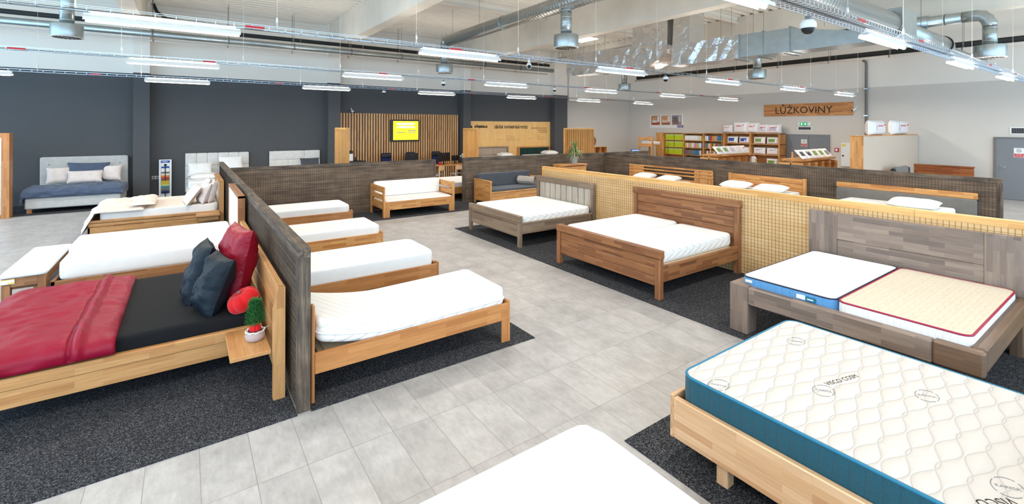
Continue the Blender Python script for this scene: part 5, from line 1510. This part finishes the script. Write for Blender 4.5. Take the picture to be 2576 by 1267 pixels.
t, Wa = cell_unit((UX, 15.45, 0), [1.13], UD, 2.09, 5, 'middle shelf unit of folded coloured textiles')
t, Wb = cell_unit((UX, 14.25, 0), [1.0], UD, 2.11, 5, 'right shelf unit of folded coloured textiles')
for (u, r), cs in rowsets.items():
    y0 = 15.40 if u == 'a' else 14.20; pitch = .11 if u == 'a' else .097
    for k, c in enumerate(cs):
        folded(c, UX + .2, y0 - .06 - k * pitch, zrow(r, 2.09, 5), .098, '%s folded textile on the %s row of the %s textile shelf' % (cname[c], {4: 'top', 3: 'second', 2: 'third', 1: 'fourth'}[r], 'left' if u == 'a' else 'right'))
# bedding shelf
BX = 22.3
t, W = cell_unit((BX, 13.12, 0), [1.28, 1.28], .62, 2.13, 4, 'wide honey wood shelf unit holding packed pillows', .06)
for k in range(10):
    MB().box(2.705, 2.708, .05, .07, .9 + k * .1, .96 + k * .1).build('price_strip', M['whitep'], t)
def packed(L, H, T, loc, rz, label, printm, pm2=None, seed=0, group='packed pillows and duvets', lean=0.0, cat='packed pillow', name='packed_pillow'):
    t = thing(name, label, cat, loc, rz, group)
    mb = pillow(L, H, T, seed, .012, 14, .03, 5)
    mb.v = [(x, -(z - T / 2), y + H / 2) for x, y, z in mb.v]
    if lean: mb.xf(Matrix.Rotation(lean, 4, 'X'))
    mb.build('bag', M['plasticbag'], t)
    R = Matrix.Rotation(lean, 4, 'X')
    mb = MB().grid(lambda a, b: (L * (-.28 + .5 * a), -(T / 2 * .93), H * (.28 + .45 * b)), 4, 3); mb.xf(R); mb.v = [(x, y - .012 , z) for x, y, z in mb.v]
    mb.build('printed_insert', printm, t)
    if pm2:
        mb = MB().box(-.2 * L, .1 * L, -(T / 2) - .015, -(T / 2) - .01, H * .6, H * .66).box(.2 * L, .26 * L, -(T / 2) - .015, -(T / 2) - .01, H * .66, H * .75); mb.xf(R); mb.build('print', pm2, t)
    return t
zz = lambda r: .1 + (2.13 - .03 - .1) * r / 4 + .03
M['lilac'] = plain('lilac_print', (206, 186, 208), .5); M['palepink'] = plain('blush_print', (236, 222, 222), .5); M['greenp'] = plain('leafy_print', (120, 150, 70), .5)
for k in range(2):
    for c in range(2):
        y = 13.12 - .06 - .32 - k * .62 - c * 1.34
        lab = ('left', 'right')[c] + ' column, ' + ('left one', 'right one')[k]
        packed(.56, .34, .2, (BX + .2, y, zz(3)), -PI / 2, 'packed pillow on the top shelf, ' + lab, M['bluelabel'] if c == 0 else M['greenp'], M['bluelabel'] if c == 0 else M['greenp'], seed=k + c * 3, lean=-.1)
        packed(.58, .34, .2, (BX + .2, y, zz(2)), -PI / 2, 'packed pillow on the second shelf, ' + lab, M['palepink'], M['bluelabel'], seed=k + c * 3 + 9, lean=-.1)
packed(.56, .34, .22, (BX + .2, 13.12 - .06 - .32 - .62 - 1.34, zz(1)), -PI / 2, 'green printed packed pillow alone on the third shelf', M['greenp'], M['greenp'], seed=31)
for k, (y, L, H, pm) in enumerate(((12.98, .5, .42, 'palepink'), (12.32, .78, .56, 'palepink'), (11.72, .6, .52, 'palepink'), (11.2, .5, .44, 'lilac'), (10.72, .62, .44, 'lilac'))):
    packed(L, H, .32, (BX + .25, y, 2.13), -PI / 2, 'bagged white duvet on top of the pillow shelf, %s of five' % ('leftmost', 'second, tallest', 'middle', 'fourth', 'rightmost')[k], M[pm], M['redp'], seed=k + 40, group='bagged duvets on the shelf top', cat='bagged duvet', name='bagged_duvet')
# wooden stub wall with two bags on top
t = thing('display_wall', 'tall beige board wall with honey wood end, standing out from the right wall', 'display wall', (17.5, 5.62, 0), 0)
MB().box(.02, 5.45, .0, .36, 0, 2.15).build('beige_board', M['mdf'], t)
B((0, .02, 0, .36, 0, 2.16), b=.002).build('wooden_end', ALDER['Z'], t)
B((0, 5.45, 0, .36, 2.15, 2.175), b=.002).build('wooden_top', ALDER['X'], t)
packed(1.35, .5, .34, (19.1, 5.8, 2.175), 0, 'bagged duvet on the beige display wall, left one', M['palepink'], M['redp'], seed=60, group='bagged duvets on the display wall', cat='bagged duvet', name='bagged_duvet')
packed(1.6, .52, .34, (21.4, 5.8, 2.175), 0, 'bagged duvet on the beige display wall, right and larger one', M['palepink'], M['redp'], seed=63, group='bagged duvets on the display wall', cat='bagged duvet', name='bagged_duvet')
# gondolas
def gondola(x, y, L, label, packs, pl, gname):
    t = thing('display_gondola', label, 'display gondola', (x, y, 0), 0, 'honey wood bin gondolas')
    D = .62; H = 1.34
    B((0, L, -D / 2 - .02, D / 2 + .02, H - .07, H), b=.003).build('tray_edge', ALDER['X'], t)
    n = 5
    for k in range(n + 1):
        xx = (L - .03) * k / n
        B((xx, xx + .03, -D / 2 - .08, D / 2 + .08, 0, H - .12), b=.01).build('divider', ALDER['Y'], t)
    B((0, L, -.02, .02, 0, H - .07)).build('spine', ALDER['X'], t)
    B((.03, L - .03, -D / 2 - .05, D / 2 + .05, .45, .48)).build('bin_floor', ALDER['X'], t)
    B((.1, .13, -.02, .02, H, H + .25), (L - .1, L - .07, -.02, .02, H, H + .25), (.13, L - .1, -.01, .01, H + .1, H + .14), b=.002).build('ridge', ALDER['Z'], t)
    for k, (m, m2, lb) in enumerate(packs):
        w = (L - .3) / len(packs)
        o = packed(w * .95, .4, .07, (x + .15 + w * (k + .5), y - .3, H + .01), 0, lb, m, m2, seed=70 + k, group=gname, lean=-.72)
        if m in (M['blackp'],): pass
    return t
gondola(17.0, 10.6, 2.7, 'bin gondola with white packs in front of the pillow shelf', [(M['greenp'], None, 'flat white pack with green print, leftmost on the left gondola'), (M['greenp'], None, 'flat white pack with green print, second on the left gondola'), (M['lilac'], None, 'flat pack with lilac print, third on the left gondola'), (M['palepink'], None, 'flat pale pack, fourth on the left gondola'), (M['palepink'], M['redp'], 'flat pale pack with red print, rightmost on the left gondola')], None, 'packs on the left gondola')
gondola(17.0, 7.55, 2.8, 'bin gondola with black and white packs beside the wooden panel', [(M['blackp'], None, 'black printed pack, leftmost on the right gondola'), (M['blackp'], M['whitep'], 'black and white printed pack, second on the right gondola'), (M['greenp'], None, 'white pack with green print, third on the right gondola'), (M['greenp'], None, 'white pack with pale green print, fourth on the right gondola'), (M['ink_g'], None, 'white pack with grey print, rightmost on the right gondola')], None, 'packs on the right gondola')
packed(.5, .4, .25, (19.8, 10.3, .8), .3, 'yellow and white pack hanging out of the left gondola', M['yellow'], M['yellow'], seed=80)
# loft bed frame, monitor and chair left of the textile shelf
t = thing('loft_bed', 'honey wood loft bed frame left of the textile shelf', 'loft bed', (20.9, 17.35, 0), -PI / 2)
for x in (0, .9):
    for y in (0, .9): B((x, x + .08, y, y + .08, 0, 1.88), b=.004).build('post', ALDER['Z'], t)
for z0, z1 in ((1.7, 1.84), (1.33, 1.5)): B((.08, .9, .0, .03, z0, z1), b=.004).build('guard_rail', ALDER['X'], t)
B((.08, .9, .1, .88, 1.38, 1.43)).build('bed_board', ALDER['X'], t)
mattress(21.02, 21.76, 16.5, 17.25, 1.435, 1.6, 'thin white mattress on the loft bed')
t = thing('monitor', 'monitor with blue picture behind the dark partition stub', 'monitor', (15.6, 13.1, 1.18), 0)
MB().box(-.25, .25, 0, .03, 0, .3, b=.005).build('casing', M['blackp'], t); MB().box(-.23, .23, -.004, 0, .02, .28).build('picture', M['screen_b'], t)
MB().box(-.02, .02, .0, .03, -.15, .02).build('stand', M['blackp'], t)
t = thing('till_desk', 'honey wood till desk behind the partition stub', 'desk', (15.5, 13.25, 0), 0)
B((-.8, .8, -.3, .3, .99, 1.03)).build('top', ALDER['X'], t)
for s in (-1, 1): B((s * .78, s * .74, -.28, .28, 0, .99)).build('side_panel', ALDER['Z'], t)
office_chair(17.1, 14.6, 'black office chair behind the dark partition stub')
# cubes and round wooden disc by the divider
t = thing('cube_shelf', 'small honey wood cube shelf below the round wooden disc', 'shelf unit', (17.7, 18.0, 0), 0)
for x in (0, .45, .9, 1.35): B((x, x + .03, 0, .4, 0, 1.32)).build('upright', ALDER['Z'], t)
for z in (0.05, .5, .9, 1.3): B((0, 1.38, 0, .4, z, z + .03)).build('shelf', ALDER['X'], t)
B((0, 1.38, .38, .4, 0, 1.3)).build('back', WALNUT['X'], t)
o = MB().lathe([(.32, 0), (.32, .12)], n=32).xf(Matrix.Rotation(PI / 2, 4, 'Y')).build('wooden_disc', WALNUT['Z'], None, (17.95, 18.2, 1.645)); o.rotation_euler = (0, 0, .35)
tag(o, 'round wooden disc standing on the cube shelf', 'wooden disc')
# brown bed and grey headboard near the right wall
t = thing('double_bed', 'reddish brown bed with plain headboard near the right wall', 'bed', (22.6, 4.85, 0), PI)
B((0, .1, -.85, .85, .0, 1.03), (-.005, .13, -.87, .87, 1.03, 1.07), b=.004).build('headboard', REDW['Y'], t)
B((.1, 1.9, -.85, -.81, .2, .42), (.1, 1.9, .81, .85, .2, .42), (1.86, 1.9, -.81, .81, .2, .42)).build('side_rail', REDW['X'], t)
for s in (-1, 1): B((1.78, 1.86, s * .8, s * .72, 0, .3)).build('leg', REDW['Z'], t)
slats(t, .12, 1.8, -.8, .8, .36)
t = thing('upholstered_bed', 'bed with grey curved headboard and dark posts in front of the beige board', 'bed', (19.8, 5.35, 0), -PI / 2)
pad(1.3, .7, .1, .1, .04, 14, 10).xf(Matrix.Translation((.0, .0, .78)) @ Matrix.Rotation(PI / 2, 4, 'Z') @ Matrix.Rotation(PI / 2, 4, 'X')).build('headboard', [M['greyfab2'], M['greyfab2']], t)
for s in (-1, 1): MB().box(-.02, .12, s * .65, s * .75, 0, 1.08, b=.03).build('post', M['blackp'], t)
B((.12, 2.0, -.7, .7, .1, .4), b=.02).build('box_base', M['greyfab2'], t)
for s in (-1, 1): B((1.8, 1.9, s * .6, s * .5, 0, .1)).build('leg', WALNUT['Z'], t)
